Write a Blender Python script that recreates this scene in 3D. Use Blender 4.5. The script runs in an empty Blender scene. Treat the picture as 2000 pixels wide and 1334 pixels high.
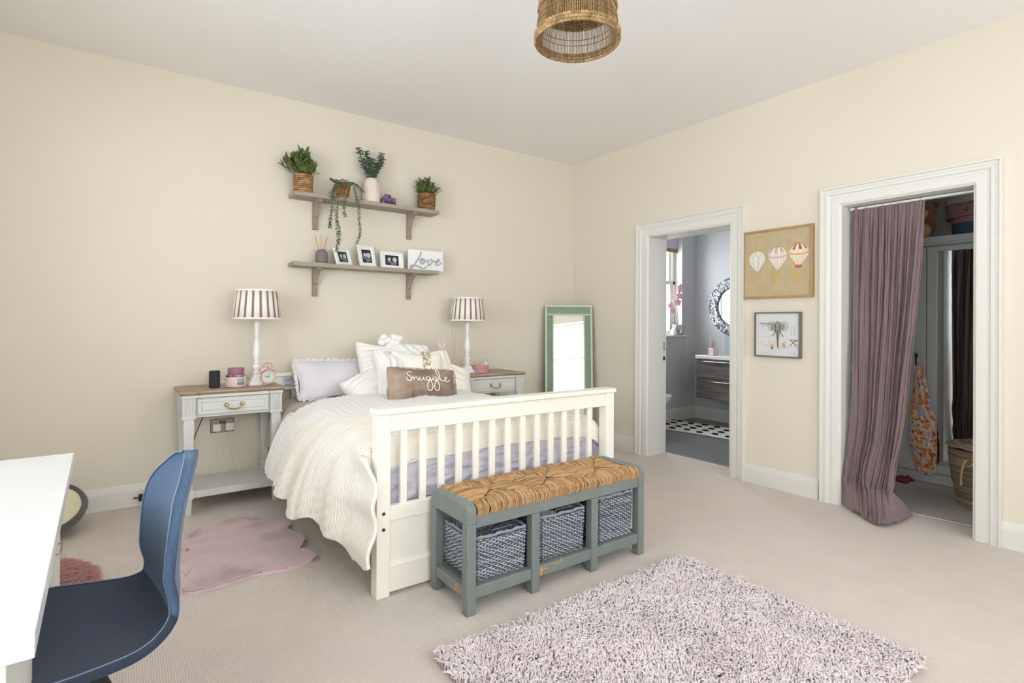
import bpy, bmesh, math, random
import numpy as np
from mathutils import Vector, Matrix, noise
PI = math.pi
R = math.radians
rnd = random.Random(7)
C = bpy.context.scene.collection
SC = bpy.context.scene

# ------------------------------------------------------------------ camera, world, lights, exposure
FPX, YAW, PITCH, ROLL, CY = 1062.6, 0.6266, 0.003407, 0.005781, 627.42
CAM = Vector((-3.906, -4.3023, 1.2))
cd = bpy.data.cameras.new('camera'); cam = bpy.data.objects.new('camera', cd); C.objects.link(cam)
fw = Vector((math.sin(YAW)*math.cos(PITCH), math.cos(YAW)*math.cos(PITCH), math.sin(PITCH)))
r0 = Vector((math.cos(YAW), -math.sin(YAW), 0)); u0 = r0.cross(fw)
rr = math.cos(ROLL)*r0 + math.sin(ROLL)*u0; uu = -math.sin(ROLL)*r0 + math.cos(ROLL)*u0
m = Matrix((( rr.x, uu.x, -fw.x, CAM.x), (rr.y, uu.y, -fw.y, CAM.y), (rr.z, uu.z, -fw.z, CAM.z), (0, 0, 0, 1)))
cam.matrix_world = m
cd.sensor_width = 36; cd.lens = FPX/2000*36; cd.shift_y = (CY-667)/2000; cd.clip_start = .02
SC.camera = cam

w = bpy.data.worlds.new('sky'); SC.world = w; w.use_nodes = True
w.node_tree.nodes['Background'].inputs[0].default_value = (.80, .90, 1, 1)
w.node_tree.nodes['Background'].inputs[1].default_value = 2.2

def area(name, loc, look, sx, sy, power, col=(1, 1, 1)):
    l = bpy.data.lights.new(name, 'AREA'); l.shape = 'RECTANGLE'; l.size = sx; l.size_y = sy
    l.energy = power; l.color = col
    o = bpy.data.objects.new(name, l); C.objects.link(o); o.location = loc
    o.rotation_euler = Vector(look).to_track_quat('-Z', 'Y').to_euler()
    return o
# daylight just outside each window, plus an added fill for the closet
area('daylight_left_window', (-5.36, -2.4, 1.5), (1, 0, -.05), 1.5, 1.6, 100, (.88, .94, 1))
area('daylight_left_window_rear', (-5.36, -4.35, 1.55), (1, 0, -.05), 1.3, 1.6, 28, (.92, .96, 1))
area('daylight_front_window', (-3.3, -6.01, 1.6), (0, 1, -.03), 1.5, 1.6, 50, (.93, .965, 1))
area('daylight_front_window_right', (-1.3, -6.01, 1.6), (0, 1, -.03), 1.5, 1.6, 30, (.93, .965, 1))
area('closet_fill_light', (.95, -4.42, 1.6), (0, 1, -.1),   .6, 1.0, 2.5, (.92, .96, 1))  # unseen fill light, added to brighten the closet
area('daylight_bathroom_window', (1.35, .42, 1.7), (0, -1, -.1), .9, 1.2, 34, (.92, .96, 1))
SC.view_settings.view_transform = 'Standard'; SC.view_settings.look = 'None'
SC.view_settings.gamma = 1; SC.view_settings.use_curve_mapping = False
SC.view_settings.exposure = 0.38
SC.cycles.max_bounces = 14; SC.cycles.diffuse_bounces = 8; SC.cycles.glossy_bounces = 4; SC.cycles.transparent_max_bounces = 12
SC.cycles.sample_clamp_indirect = 6; SC.cycles.caustics_reflective = False; SC.cycles.caustics_refractive = False

# ------------------------------------------------------------------ materials
def s2l(c):
    return tuple(((x/255+.055)/1.055)**2.4 if x/255 > .04045 else x/255/12.92 for x in c)
def mat(name, rgb, rough=.55, metal=0, spec=.4, var=None, bump=None, sheen=0, tint=0, coat=0, dark=None):
    """var=(scale, amount[, stretch xyz]) colour variation; bump=(scale, strength, dist[, stretch]);
    tint = variation from the per-strand 'tint' attribute; dark = colour mixed in by var"""
    mt = bpy.data.materials.new(name); mt.use_nodes = True
    nt = mt.node_tree; N = nt.nodes; L = nt.links; b = N['Principled BSDF']
    c = s2l(rgb)
    b.inputs['Base Color'].default_value = (*c, 1); b.inputs['Roughness'].default_value = rough
    b.inputs['Metallic'].default_value = metal; b.inputs['Specular IOR Level'].default_value = spec
    if sheen: b.inputs['Sheen Weight'].default_value = sheen
    if coat: b.inputs['Coat Weight'].default_value = coat; b.inputs['Coat Roughness'].default_value = .15
    tc = N.new('ShaderNodeTexCoord')
    def tex(scale, st, detail=4):
        n = N.new('ShaderNodeTexNoise'); n.inputs['Scale'].default_value = scale; n.inputs['Detail'].default_value = detail
        mp = N.new('ShaderNodeMapping'); mp.inputs['Scale'].default_value = st
        L.new(tc.outputs['Object'], mp.inputs[0]); L.new(mp.outputs[0], n.inputs['Vector']); return n
    last = None
    if var:
        n = tex(var[0], var[2] if len(var) > 2 else (1, 1, 1))
        rp = N.new('ShaderNodeMapRange'); rp.inputs[1].default_value = .3; rp.inputs[2].default_value = .7
        L.new(n.outputs['Fac'], rp.inputs[0])
        mx = N.new('ShaderNodeMix'); mx.data_type = 'RGBA'
        d = s2l(dark) if dark else tuple(x*(1-var[1]) for x in c)
        mx.inputs[6].default_value = (*c, 1); mx.inputs[7].default_value = (*d, 1)
        if dark:
            mu = N.new('ShaderNodeMath'); mu.operation = 'MULTIPLY'; mu.inputs[1].default_value = var[1]
            L.new(rp.outputs[0], mu.inputs[0]); L.new(mu.outputs[0], mx.inputs[0])
        else: L.new(rp.outputs[0], mx.inputs[0])
        L.new(mx.outputs[2], b.inputs['Base Color']); last = mx.outputs[2]
    if tint:
        at = N.new('ShaderNodeAttribute'); at.attribute_name = 'tint'
        hs = N.new('ShaderNodeHueSaturation')
        mr = N.new('ShaderNodeMapRange'); mr.inputs[3].default_value = 1-tint; mr.inputs[4].default_value = 1+tint*.5
        L.new(at.outputs['Fac'], mr.inputs[0]); L.new(mr.outputs[0], hs.inputs['Value'])
        if last: L.new(last, hs.inputs['Color'])
        else: hs.inputs['Color'].default_value = (*c, 1)
        L.new(hs.outputs[0], b.inputs['Base Color'])
    if bump:
        n = tex(bump[0], bump[3] if len(bump) > 3 else (1, 1, 1), 3)
        bp = N.new('ShaderNodeBump'); bp.inputs['Strength'].default_value = bump[1]; bp.inputs['Distance'].default_value = bump[2]
        L.new(n.outputs['Fac'], bp.inputs['Height']); L.new(bp.outputs[0], b.inputs['Normal'])
    return mt
def wave_bump(mt, scale, strength, dist, axis='X', distort=2.0, dscale=1.5, second=None):
    nt = mt.node_tree; N = nt.nodes; L = nt.links; b = N['Principled BSDF']
    tc = N.new('ShaderNodeTexCoord')
    wv = N.new('ShaderNodeTexWave'); wv.wave_type = 'BANDS'; wv.bands_direction = axis
    wv.inputs['Scale'].default_value = scale; wv.inputs['Distortion'].default_value = distort
    wv.inputs['Detail'].default_value = 2; wv.inputs['Detail Scale'].default_value = dscale
    L.new(tc.outputs['Object'], wv.inputs['Vector'])
    bp = N.new('ShaderNodeBump'); bp.inputs['Strength'].default_value = strength; bp.inputs['Distance'].default_value = dist
    L.new(wv.outputs['Fac'], bp.inputs['Height'])
    old = b.inputs['Normal'].links
    if old: L.new(old[0].from_socket, bp.inputs['Normal'])
    L.new(bp.outputs[0], b.inputs['Normal'])
    return mt

M = {}
M['cream_wall'] = mat('cream_wall_paint', (221, 214, 199), .9, spec=.15, bump=(60, .04, .002))
M['ceiling'] = mat('ceiling_paint', (238, 236, 234), .95, spec=.1)
M['grey_wall'] = mat('grey_bathroom_paint', (200, 201, 203), .8, spec=.2)
M['closet_wall'] = mat('closet_paint', (196, 193, 188), .9, spec=.1)
M['trim'] = mat('white_trim_paint', (222, 220, 214), .45, spec=.35)
M['cream_bed'] = mat('cream_bed_paint', (244, 240, 229), .4, spec=.4, var=(3, .03))
M['sage'] = mat('pale_grey_paint', (216, 217, 214), .5, spec=.35, var=(14, .06, (1, 1, .4)))
M['bench'] = mat('grey_green_bench_paint', (126, 133, 130), .5, spec=.35, var=(16, .10, (1, 1, .3)))
M['worn'] = mat('bare_worn_wood', (196, 148, 96), .7)
M['top_wood'] = mat('weathered_brown_top', (184, 168, 154), .7, var=(22, .8, (.35, 4, 4)), dark=(150, 128, 108), bump=(40, .25, .002, (.3, 5, 5)))
M['top_edge'] = mat('rubbed_top_edge', (170, 134, 96), .6, var=(30, .5, (.5, 2, 2)))
M['shelf'] = mat('taupe_shelf_paint', (165, 155, 141), .6, spec=.25, var=(12, .08, (.3, 1, 1)))
M['bracket'] = mat('taupe_bracket_wood', (160, 147, 132), .7, var=(30, .15, (1, 1, .2)))
M['white_plastic'] = mat('white_plastic', (236, 237, 238), .3, spec=.5)
M['white_paint'] = mat('white_lamp_paint', (238, 238, 236), .35, spec=.45)
M['desk'] = mat('white_desk_laminate', (226, 228, 232), .28, spec=.5)
M['desk_side'] = mat('white_desk_panel', (226, 225, 222), .4)
M['brass'] = mat('antique_brass', (196, 166, 116), .3, metal=.9)
M['bronze'] = mat('dark_bronze', (90, 70, 50), .4, metal=.8)
M['chrome'] = mat('chrome', (215, 215, 218), .12, metal=1)
M['steel_plate'] = mat('brushed_socket_plate', (160, 146, 132), .4, metal=.55)
M['black'] = mat('black_plastic', (26, 26, 28), .5)
M['speaker'] = mat('charcoal_speaker_fabric', (44, 46, 54), .8, bump=(700, .5, .001))
M['mirror'] = mat('mirror_glass', (238, 241, 242), .02, metal=1)
M['green'] = mat('green_mirror_paint', (192, 206, 186), .55, var=(20, .10))
M['green_dark'] = mat('green_woven_cane', (168, 186, 164), .75, var=(30, .18))
M['duvet'] = wave_bump(mat('white_seersucker_duvet', (244, 243, 241), .85, spec=.15, sheen=.3, bump=(26, .4, .010, (1, .25, 1))), 26, .40, .005, 'X', 2.4, 1.2)
M['duvet_b'] = wave_bump(mat('cream_crinkle_duvet', (243, 239, 230), .85, spec=.15, sheen=.3, bump=(22, .5, .012, (.35, 1, 1))), 20, .42, .006, 'Y', 3, 1.5)
M['lilac'] = mat('lilac_grey_linen', (208, 207, 220), .85, spec=.15, sheen=.2, bump=(14, .35, .012), var=(10, .05))
M['lilac_pale'] = mat('pale_lilac_linen', (222, 219, 226), .85, spec=.15, sheen=.2, bump=(16, .4, .012))
M['beige'] = mat('beige_quilted_blanket', (186, 175, 160), .9, sheen=.2, bump=(90, .5, .004), var=(60, .12))
M['white_knit'] = mat('white_knit', (240, 239, 236), .9, spec=.1, sheen=.3, bump=(120, .4, .003))
M['cream_fab'] = mat('cream_cotton', (246, 242, 234), .85, spec=.1, bump=(300, .15, .001))
M['gold_emb'] = mat('gold_embroidery', (190, 166, 122), .6, var=(90, .45))
M['brown_fluff'] = mat('brown_faux_fur', (184, 162, 144), .85, sheen=.4, var=(16, .8, (1, 1, 1)), dark=(150, 128, 112), bump=(60, .5, .008))
M['thread'] = mat('cream_embroidery_thread', (240, 230, 216), .8)
M['rush'] = mat('golden_rush', (190, 152, 108), .75, tint=.42)
M['wicker'] = mat('grey_washed_wicker', (170, 176, 188), .65, tint=.30)
M['wicker_dark'] = mat('dark_wicker_stakes', (104, 102, 106), .7)
M['wicker_tan'] = mat('tan_wicker_tie', (196, 160, 112), .7)
M['hyacinth'] = mat('water_hyacinth_weave', (176, 136, 92), .75, tint=.5)
M['hyacinth_dk'] = mat('brown_seagrass_weave', (150, 112, 72), .75, tint=.5)
M['leaf'] = mat('bright_green_leaf', (96, 114, 58), .5, tint=.45)
M['leaf_euc'] = mat('eucalyptus_leaf', (118, 138, 118), .55, tint=.4)
M['leaf_trail'] = mat('trailing_leaf', (136, 148, 116), .55, tint=.35)
M['stem'] = mat('green_stem', (98, 104, 60), .6)
M['seagrass'] = mat('pale_seagrass', (156, 126, 86), .75, tint=.45)
M['terracotta'] = mat('orange_rattan', (186, 128, 74), .7, tint=.3)
M['pink_vase'] = mat('pale_pink_ceramic', (226, 210, 202), .45)
M['purple'] = mat('purple_stone_cluster', (126, 106, 140), .45, var=(40, .4))
M['grey_ceramic'] = mat('grey_ribbed_ceramic', (120, 116, 114), .55)
M['reed'] = mat('reed_stick', (214, 164, 98), .7)
M['paper'] = mat('white_card', (240, 240, 238), .7)
M['photo_dark'] = mat('photo_black', (38, 39, 46), .35)
M['photo_mid'] = mat('photo_grey', (120, 122, 130), .35)
M['photo_lt'] = mat('photo_light', (205, 206, 210), .35)
M['letter_grey'] = mat('grey_lettering', (172, 172, 174), .5)
M['shade_white'] = mat('shade_white_fabric', (240, 236, 228), .8, spec=.1)
M['shade_brown'] = mat('shade_mauve_stripe', (158, 132, 124), .8, spec=.1, var=(6, .25))
M['pink'] = mat('pastel_pink', (226, 196, 196), .4)
M['pink_box'] = mat('pink_tin', (204, 152, 160), .35)
M['mauve'] = mat('mauve_lid', (150, 104, 120), .5)
M['clock_face'] = mat('mint_clock_face', (206, 214, 202), .4)
M['pink_frame'] = mat('pink_painted_metal', (222, 178, 176), .35)
M['rose'] = mat('rose_metal', (186, 122, 120), .35, metal=.4)
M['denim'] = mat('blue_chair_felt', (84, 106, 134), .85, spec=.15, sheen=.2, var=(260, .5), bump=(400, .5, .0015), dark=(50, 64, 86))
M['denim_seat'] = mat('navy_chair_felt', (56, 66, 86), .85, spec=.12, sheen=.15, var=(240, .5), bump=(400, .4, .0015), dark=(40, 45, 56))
M['seam'] = mat('light_blue_piping', (120, 146, 176), .8)
M['pink_fur'] = mat('dusty_pink_faux_fur', (234, 206, 210), .9, sheen=.4, tint=.10, var=(9, .3, (1, .4, 1)), dark=(222, 190, 196))
M['salmon_fur'] = mat('salmon_shaggy_fur', (200, 140, 134), .9, sheen=.3, tint=.4)
M['shag'] = mat('pale_mauve_shag_pile', (229, 219, 221), .95, sheen=.5, tint=.14, var=(5, .4, (1, 1, 1)), dark=(208, 192, 190))
M['shag_base'] = mat('shag_backing', (206, 190, 188), .95)
M['pet_cream'] = mat('cream_fleece', (226, 216, 190), .95, bump=(80, .5, .01))
M['pet_dark'] = mat('charcoal_plush', (84, 80, 78), .95, sheen=.3, bump=(120, .7, .01))
M['oak'] = mat('light_oak_frame', (182, 146, 100), .55, var=(20, .18, (1, 1, .2)))
M['art_paper'] = mat('tan_art_paper', (192, 174, 138), .8, var=(14, .14))
M['grey_frame'] = mat('taupe_grey_frame', (116, 108, 100), .55, var=(18, .1))
M['canvas'] = mat('white_canvas_board', (214, 216, 218), .8, var=(9, .08))
for n_, c_ in dict(b_cream=(226, 216, 196), b_blue=(196, 206, 202), b_red=(186, 92, 90), b_pink=(206, 170, 170), b_gold=(214, 166, 84), b_white=(228, 222, 212),
                   e_grey=(146, 144, 138), e_dark=(74, 76, 76), e_light=(186, 184, 176), e_ochre=(190, 166, 110), e_tan=(208, 198, 182)).items():
    M[n_] = mat('paint_'+{'b': 'balloon', 'e': 'drawing'}[n_[0]]+'_'+n_[2:], c_, .75)
M['curtain'] = wave_bump(mat('mauve_crinkled_cotton', (132, 112, 114), .9, spec=.1, sheen=.25, bump=(40, .35, .006, (1, 1, .12))), 60, .3, .003, 'Y', 3, 1)
M['rod'] = mat('white_rod', (226, 226, 224), .35)
M['ward'] = mat('grey_white_wardrobe_paint', (196, 199, 198), .5)
M['scarf'] = mat('floral_scarf', (196, 160, 130), .85, sheen=.2)
M['rattan_dk'] = mat('seagrass_hamper', (146, 128, 106), .75, tint=.45)
M['rope'] = mat('jute_rope', (190, 158, 112), .8)
M['box_pink'] = mat('pink_floral_box', (176, 128, 134), .7)
M['box_blue'] = mat('blue_floral_box', (62, 96, 122), .7)
M['teddy'] = mat('brown_plush', (132, 84, 52), .95, sheen=.4, bump=(160, .6, .004))
M['teddy_lt'] = mat('tan_plush', (186, 140, 94), .95, sheen=.4, bump=(160, .6, .004))
M['red_cloth'] = mat('dark_red_cloth', (128, 54, 56), .8)
M['bath_floor'] = mat('grey_vinyl_floor', (132, 132, 134), .35, spec=.4, var=(7, .25, (.4, 3, 1)))
M['closet_carpet'] = mat('closet_carpet_loop', (196, 188, 182), .95, var=(300, .3), bump=(300, .6, .003))
M['vanity'] = mat('dark_weathered_oak', (88, 84, 84), .5, var=(6, .9, (4, .5, 6)), dark=(140, 132, 128))
M['silver_mosaic'] = mat('silver_mosaic_frame', (120, 122, 128), .45, metal=.4, var=(26, .5))
M['steel_plate2'] = mat('silver_chips', (176, 178, 184), .4, metal=.5)
M['porcelain'] = mat('porcelain', (236, 237, 238), .12, spec=.6)
M['splash'] = mat('grey_glass_splash', (176, 184, 192), .15)
M['cotton_white'] = mat('white_cotton_mat', (222, 220, 214), .95, bump=(150, .5, .003))
M['cotton_black'] = mat('black_cotton_tufts', (22, 22, 24), .95)
M['orchid'] = mat('pink_orchid_petal', (244, 204, 220), .6)
M['orchid_dk'] = mat('magenta_orchid_throat', (220, 140, 172), .6)
M['blind'] = mat('lilac_blind_fabric', (206, 206, 220), .8)
M['blind_wood'] = mat('brown_blind_bar', (150, 116, 92), .6)
M['foil'] = mat('metal_threshold', (226, 224, 220), .25, metal=.6)
M['slat'] = mat('white_shutter_slat', (234, 234, 230), .5)
M['label'] = mat('pale_label', (206, 208, 216), .6)
M['label_dk'] = mat('label_print', (110, 112, 130), .6)
M['candle_label'] = mat('silver_label', (176, 176, 172), .4, metal=.3)

# floor carpet: fine rib lines + dark flecks
def carpet():
    mt = mat('beige_loop_carpet', (213, 204, 197), .95, spec=.08, var=(7, .05))
    nt = mt.node_tree; N = nt.nodes; L = nt.links; b = N['Principled BSDF']
    base = b.inputs['Base Color'].links[0].from_socket
    tc = N.new('ShaderNodeTexCoord')
    n = N.new('ShaderNodeTexNoise'); n.inputs['Scale'].default_value = 130; n.inputs['Detail'].default_value = 3
    L.new(tc.outputs['Object'], n.inputs['Vector'])
    mr = N.new('ShaderNodeMapRange'); mr.inputs[1].default_value = .60; mr.inputs[2].default_value = .72; mr.inputs[4].default_value = .45
    L.new(n.outputs['Fac'], mr.inputs[0])
    mx = N.new('ShaderNodeMix'); mx.data_type = 'RGBA'; mx.inputs[7].default_value = (*s2l((172, 158, 150)), 1)
    L.new(mr.outputs[0], mx.inputs[0]); L.new(base, mx.inputs[6]); L.new(mx.outputs[2], b.inputs['Base Color'])
    wave_bump(mt, 40, .35, .004, 'X', .6, 4)
    return mt
M['carpet'] = carpet()

def glass_mat():
    mt = bpy.data.materials.new('window_glass'); mt.use_nodes = True
    nt = mt.node_tree; N = nt.nodes; L = nt.links; N.remove(N['Principled BSDF'])
    t = N.new('ShaderNodeBsdfTransparent'); g = N.new('ShaderNodeBsdfGlossy'); g.inputs['Roughness'].default_value = .02
    mx = N.new('ShaderNodeMixShader'); mx.inputs[0].default_value = .06
    L.new(t.outputs[0], mx.inputs[1]); L.new(g.outputs[0], mx.inputs[2]); L.new(mx.outputs[0], N['Material Output'].inputs[0])
    return mt
M['glass'] = glass_mat()
M['clear'] = mat('clear_glass', (222, 226, 224), .08, spec=.5)

# ------------------------------------------------------------------ mesh builder
class MB:
    def __init__(s, off=(0, 0, 0)):
        s.v = []; s.f = []; s.mi = []; s.off = Vector(off)
    def add(s, vs, fs, mi=0):
        k = len(s.v); s.v += [Vector(v) for v in vs]; s.f += [tuple(i+k for i in f) for f in fs]
        s.mi += [mi]*len(fs) if isinstance(mi, int) else list(mi); return k
    def box(s, x0, y0, z0, x1, y1, z1, mi=0):
        x0, x1 = sorted((x0, x1)); y0, y1 = sorted((y0, y1)); z0, z1 = sorted((z0, z1))
        return s.add([(x0, y0, z0), (x1, y0, z0), (x1, y1, z0), (x0, y1, z0), (x0, y0, z1), (x1, y0, z1), (x1, y1, z1), (x0, y1, z1)],
                     [(3, 2, 1, 0), (4, 5, 6, 7), (0, 1, 5, 4), (1, 2, 6, 5), (2, 3, 7, 6), (3, 0, 4, 7)], mi)
    def frustum(s, c, z0, z1, a0, b0, a1, b1, mi=0):   # rectangular, half sizes
        x, y = c
        return s.add([(x-a0, y-b0, z0), (x+a0, y-b0, z0), (x+a0, y+b0, z0), (x-a0, y+b0, z0), (x-a1, y-b1, z1), (x+a1, y-b1, z1), (x+a1, y+b1, z1), (x-a1, y+b1, z1)],
                     [(3, 2, 1, 0), (4, 5, 6, 7), (0, 1, 5, 4), (1, 2, 6, 5), (2, 3, 7, 6), (3, 0, 4, 7)], mi)
    def prism(s, poly, ax, a0, a1, mi=0):  # poly in the other two axes (cyclic order x,y,z without ax)
        n = len(poly)
        def P(p, a):
            return {'x': (a, p[0], p[1]), 'y': (p[0], a, p[1]), 'z': (p[0], p[1], a)}[ax]
        vs = [P(p, a0) for p in poly]+[P(p, a1) for p in poly]
        fs = [tuple(range(n))[::-1], tuple(range(n, 2*n))]+[(i, (i+1) % n, n+(i+1) % n, n+i) for i in range(n)]
        return s.add(vs, fs, mi)
    def lathe(s, prof, c=(0, 0, 0), n=32, mi=0, cap=True, fn=None):
        vs = []
        for (r, z) in prof:
            for i in range(n):
                a = 2*PI*i/n; q = r*(fn(a, z) if fn else 1)
                vs.append((c[0]+q*math.cos(a), c[1]+q*math.sin(a), c[2]+z))
        fs = []
        for j in range(len(prof)-1):
            for i in range(n):
                fs.append((j*n+i, j*n+(i+1) % n, (j+1)*n+(i+1) % n, (j+1)*n+i))
        if cap:
            fs.append(tuple(range(n))[::-1]); fs.append(tuple((len(prof)-1)*n+i for i in range(n)))
        return s.add(vs, fs, mi)
    def tube(s, pts, r, n=6, mi=0, closed=False, flat=1.0):
        pts = [Vector(p) for p in pts]; k = len(pts); vs = []
        up = None
        for i, p in enumerate(pts):
            a = pts[(i-1) % k] if (closed or i > 0) else p; b = pts[(i+1) % k] if (closed or i < k-1) else p
            t = (b-a).normalized() if (b-a).length > 1e-9 else Vector((0, 0, 1))
            if up is None: up = Vector((0, 0, 1)) if abs(t.z) < .9 else Vector((1, 0, 0))
            x = t.cross(up).normalized() if t.cross(up).length > 1e-6 else t.orthogonal().normalized()
            y = x.cross(t).normalized(); up = y
            q = r[i] if isinstance(r, (list, tuple)) else r
            for j in range(n):
                an = 2*PI*j/n; vs.append(p+x*q*math.cos(an)+y*q*flat*math.sin(an))
        fs = []
        for i in range(k if closed else k-1):
            for j in range(n):
                a = i*n+j; b = i*n+(j+1) % n; c = ((i+1) % k)*n+(j+1) % n; d = ((i+1) % k)*n+j
                fs.append((a, b, c, d))
        if not closed:
            fs.append(tuple(range(n))[::-1]); fs.append(tuple((k-1)*n+j for j in range(n)))
        return s.add(vs, fs, mi)
    def grid(s, fn, nu, nv, mi=0, cu=False, mif=None):
        vs = [fn(i/(nu if cu else nu-1), j/(nv-1)) for j in range(nv) for i in range(nu)]
        fs = []; ms = []
        for j in range(nv-1):
            for i in range(nu if cu else nu-1):
                fs.append((j*nu+i, j*nu+(i+1) % nu, (j+1)*nu+(i+1) % nu, (j+1)*nu+i))
                ms.append(mif(i/nu, j/nv) if mif else mi)
        return s.add(vs, fs, ms)
    def sphere(s, c, r, n=12, mi=0, sc=(1, 1, 1)):
        return s.lathe([(r*sc[0]*math.sin(PI*j/n)+1e-5, 0) for j in range(0)] or [(r*math.sin(PI*(j+.0)/n)+1e-4, -r*math.cos(PI*j/n)*sc[2]) for j in range(n+1)], c, n+4, mi,
                       fn=(lambda a, z: math.hypot(sc[0]*math.cos(a), sc[1]*math.sin(a))) if sc[:2] != (1, 1) else None)
    def xf(s, k, mtx):
        for i in range(k, len(s.v)): s.v[i] = mtx @ s.v[i]
    def build(s, name, mt, parent=None, smooth=40, bevel=0, seg=2, sub=0, solid=0):
        me = bpy.data.meshes.new(name); o_ = s.off
        me.from_pydata([tuple(v-o_) for v in s.v], [], s.f)
        for x in (mt if isinstance(mt, (list, tuple)) else [mt]): me.materials.append(M[x] if isinstance(x, str) else x)
        if any(s.mi): me.polygons.foreach_set('material_index', s.mi)
        if smooth:
            me.polygons.foreach_set('use_smooth', [True]*len(me.polygons))
            if smooth < 180: me.set_sharp_from_angle(angle=R(smooth))
        me.update()
        o = bpy.data.objects.new(name, me); C.objects.link(o)
        if parent: o.parent = parent
        if solid:
            d = o.modifiers.new('solid', 'SOLIDIFY'); d.thickness = solid; d.offset = 0
        if bevel:
            d = o.modifiers.new('bevel', 'BEVEL'); d.width = bevel; d.segments = seg; d.limit_method = 'ANGLE'; d.angle_limit = R(40)
            d.use_clamp_overlap = True
        if sub:
            d = o.modifiers.new('sub', 'SUBSURF'); d.levels = sub; d.render_levels = sub
        return o

def thing(name, label, cat, loc=(0, 0, 0), rz=0, group=None):
    o = bpy.data.objects.new(name, None); C.objects.link(o); o.empty_display_size = .05
    o.location = loc; o.rotation_euler = (0, 0, rz); o['label'] = label; o['category'] = cat
    if group: o['group'] = group
    return o
def tag(o, label, cat, group=None):
    o['label'] = label; o['category'] = cat
    if group: o['group'] = group
    return o
def struct(o, label=None):
    o['kind'] = 'structure'
    if label: o['label'] = label
    return o
def stuff(o): o['kind'] = 'stuff'; return o
def copy_tree(o, parent=None):
    c = o.copy(); C.objects.link(c)
    if parent: c.parent = parent
    for ch in list(o.children): copy_tree(ch, c)
    return c
def nz(x, y, z, s=1): return noise.noise(Vector((x*s, y*s, z*s)))
def crom(pts, n):
    """Catmull-Rom through pts, n samples per span"""
    P = [Vector(p) for p in pts]; P = [2*P[0]-P[1]]+P+[2*P[-1]-P[-2]]; out = []
    for i in range(1, len(P)-2):
        for k in range(n):
            t = k/n; a, b, c, d = P[i-1:i+3]
            out.append(.5*((2*b)+(c-a)*t+(2*a-5*b+4*c-d)*t*t+(3*b-a-3*c+d)*t**3))
    out.append(P[-2]); return out
def interp(tab, x):
    if x <= tab[0][0]: return tab[0][1]
    for (a, b), (c, d) in zip(tab, tab[1:]):
        if x <= c: return b+(d-b)*(x-a)/(c-a)
    return tab[-1][1]
def strands(name, P, rad, sides, mt, parent=None, tint=None):
    """P (N,k,3) strand paths, rad (N,k): one mesh of tapered little tubes"""
    N_, k, _ = P.shape
    T = np.gradient(P, axis=1); T /= np.linalg.norm(T, axis=2, keepdims=True)+1e-9
    ref = np.where(np.abs(T[..., 2:3]) < .9, np.array([0, 0, 1.]), np.array([1., 0, 0]))
    X = np.cross(T, ref); X /= np.linalg.norm(X, axis=2, keepdims=True)+1e-9; Y = np.cross(X, T)
    an = np.arange(sides)*2*np.pi/sides
    V = P[:, :, None, :]+rad[:, :, None, None]*(np.cos(an)[None, None, :, None]*X[:, :, None, :]+np.sin(an)[None, None, :, None]*Y[:, :, None, :])
    V = V.reshape(-1, 3)
    i = np.arange(k-1)[:, None]; j = np.arange(sides)[None, :]; j2 = (j+1) % sides
    q = np.stack([i*sides+j, i*sides+j2, (i+1)*sides+j2, (i+1)*sides+j], -1).reshape(-1, 4)
    F = (q[None]+(np.arange(N_)*k*sides)[:, None, None]).reshape(-1, 4)
    me = bpy.data.meshes.new(name); me.vertices.add(len(V)); me.vertices.foreach_set('co', V.astype(np.float32).ravel())
    me.loops.add(F.size); me.loops.foreach_set('vertex_index', F.astype(np.int32).ravel())
    me.polygons.add(len(F)); me.polygons.foreach_set('loop_start', np.arange(0, F.size, 4, dtype=np.int32))
    me.polygons.foreach_set('use_smooth', np.ones(len(F), dtype=bool))
    a = me.attributes.new('tint', 'FLOAT', 'POINT')
    tt = np.random.RandomState(3).rand(N_) if tint is None else tint
    a.data.foreach_set('value', np.repeat(tt, k*sides).astype(np.float32))
    me.materials.append(M[mt]); me.update(); me.validate()
    o = bpy.data.objects.new(name, me); C.objects.link(o)
    if parent: o.parent = parent
    return o
# ================================================================== THE SETTING
CH = 2.877; WT = .24
b = MB(); b.box(-5, -5.6, -.06, .24, 0, 0); struct(b.build('floor', 'carpet', smooth=0))
b = MB(); b.box(-5.1, -5.7, CH, 0, .1, CH+.1); struct(b.build('ceiling', 'ceiling', smooth=0))
b = MB(); b.box(-5.3, 0, -.06, WT, .3, CH+.1); struct(b.build('wall_back', 'cream_wall', smooth=0))
# right wall with two openings
D1 = (-1.84, -1.025, 1.992); D2 = (-3.348, -2.65, 1.998)
b = MB()
for y0, y1, z0, z1 in ((-1.025, 0, 0, CH), (-1.84, -1.025, D1[2], CH), (-2.65, -1.84, 0, CH), (-3.348, -2.65, D2[2], CH), (-5.6, -3.348, 0, CH)):
    b.box(0, y0, z0, WT, y1, z1)
struct(b.build('wall_right', 'cream_wall', smooth=0))
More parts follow.
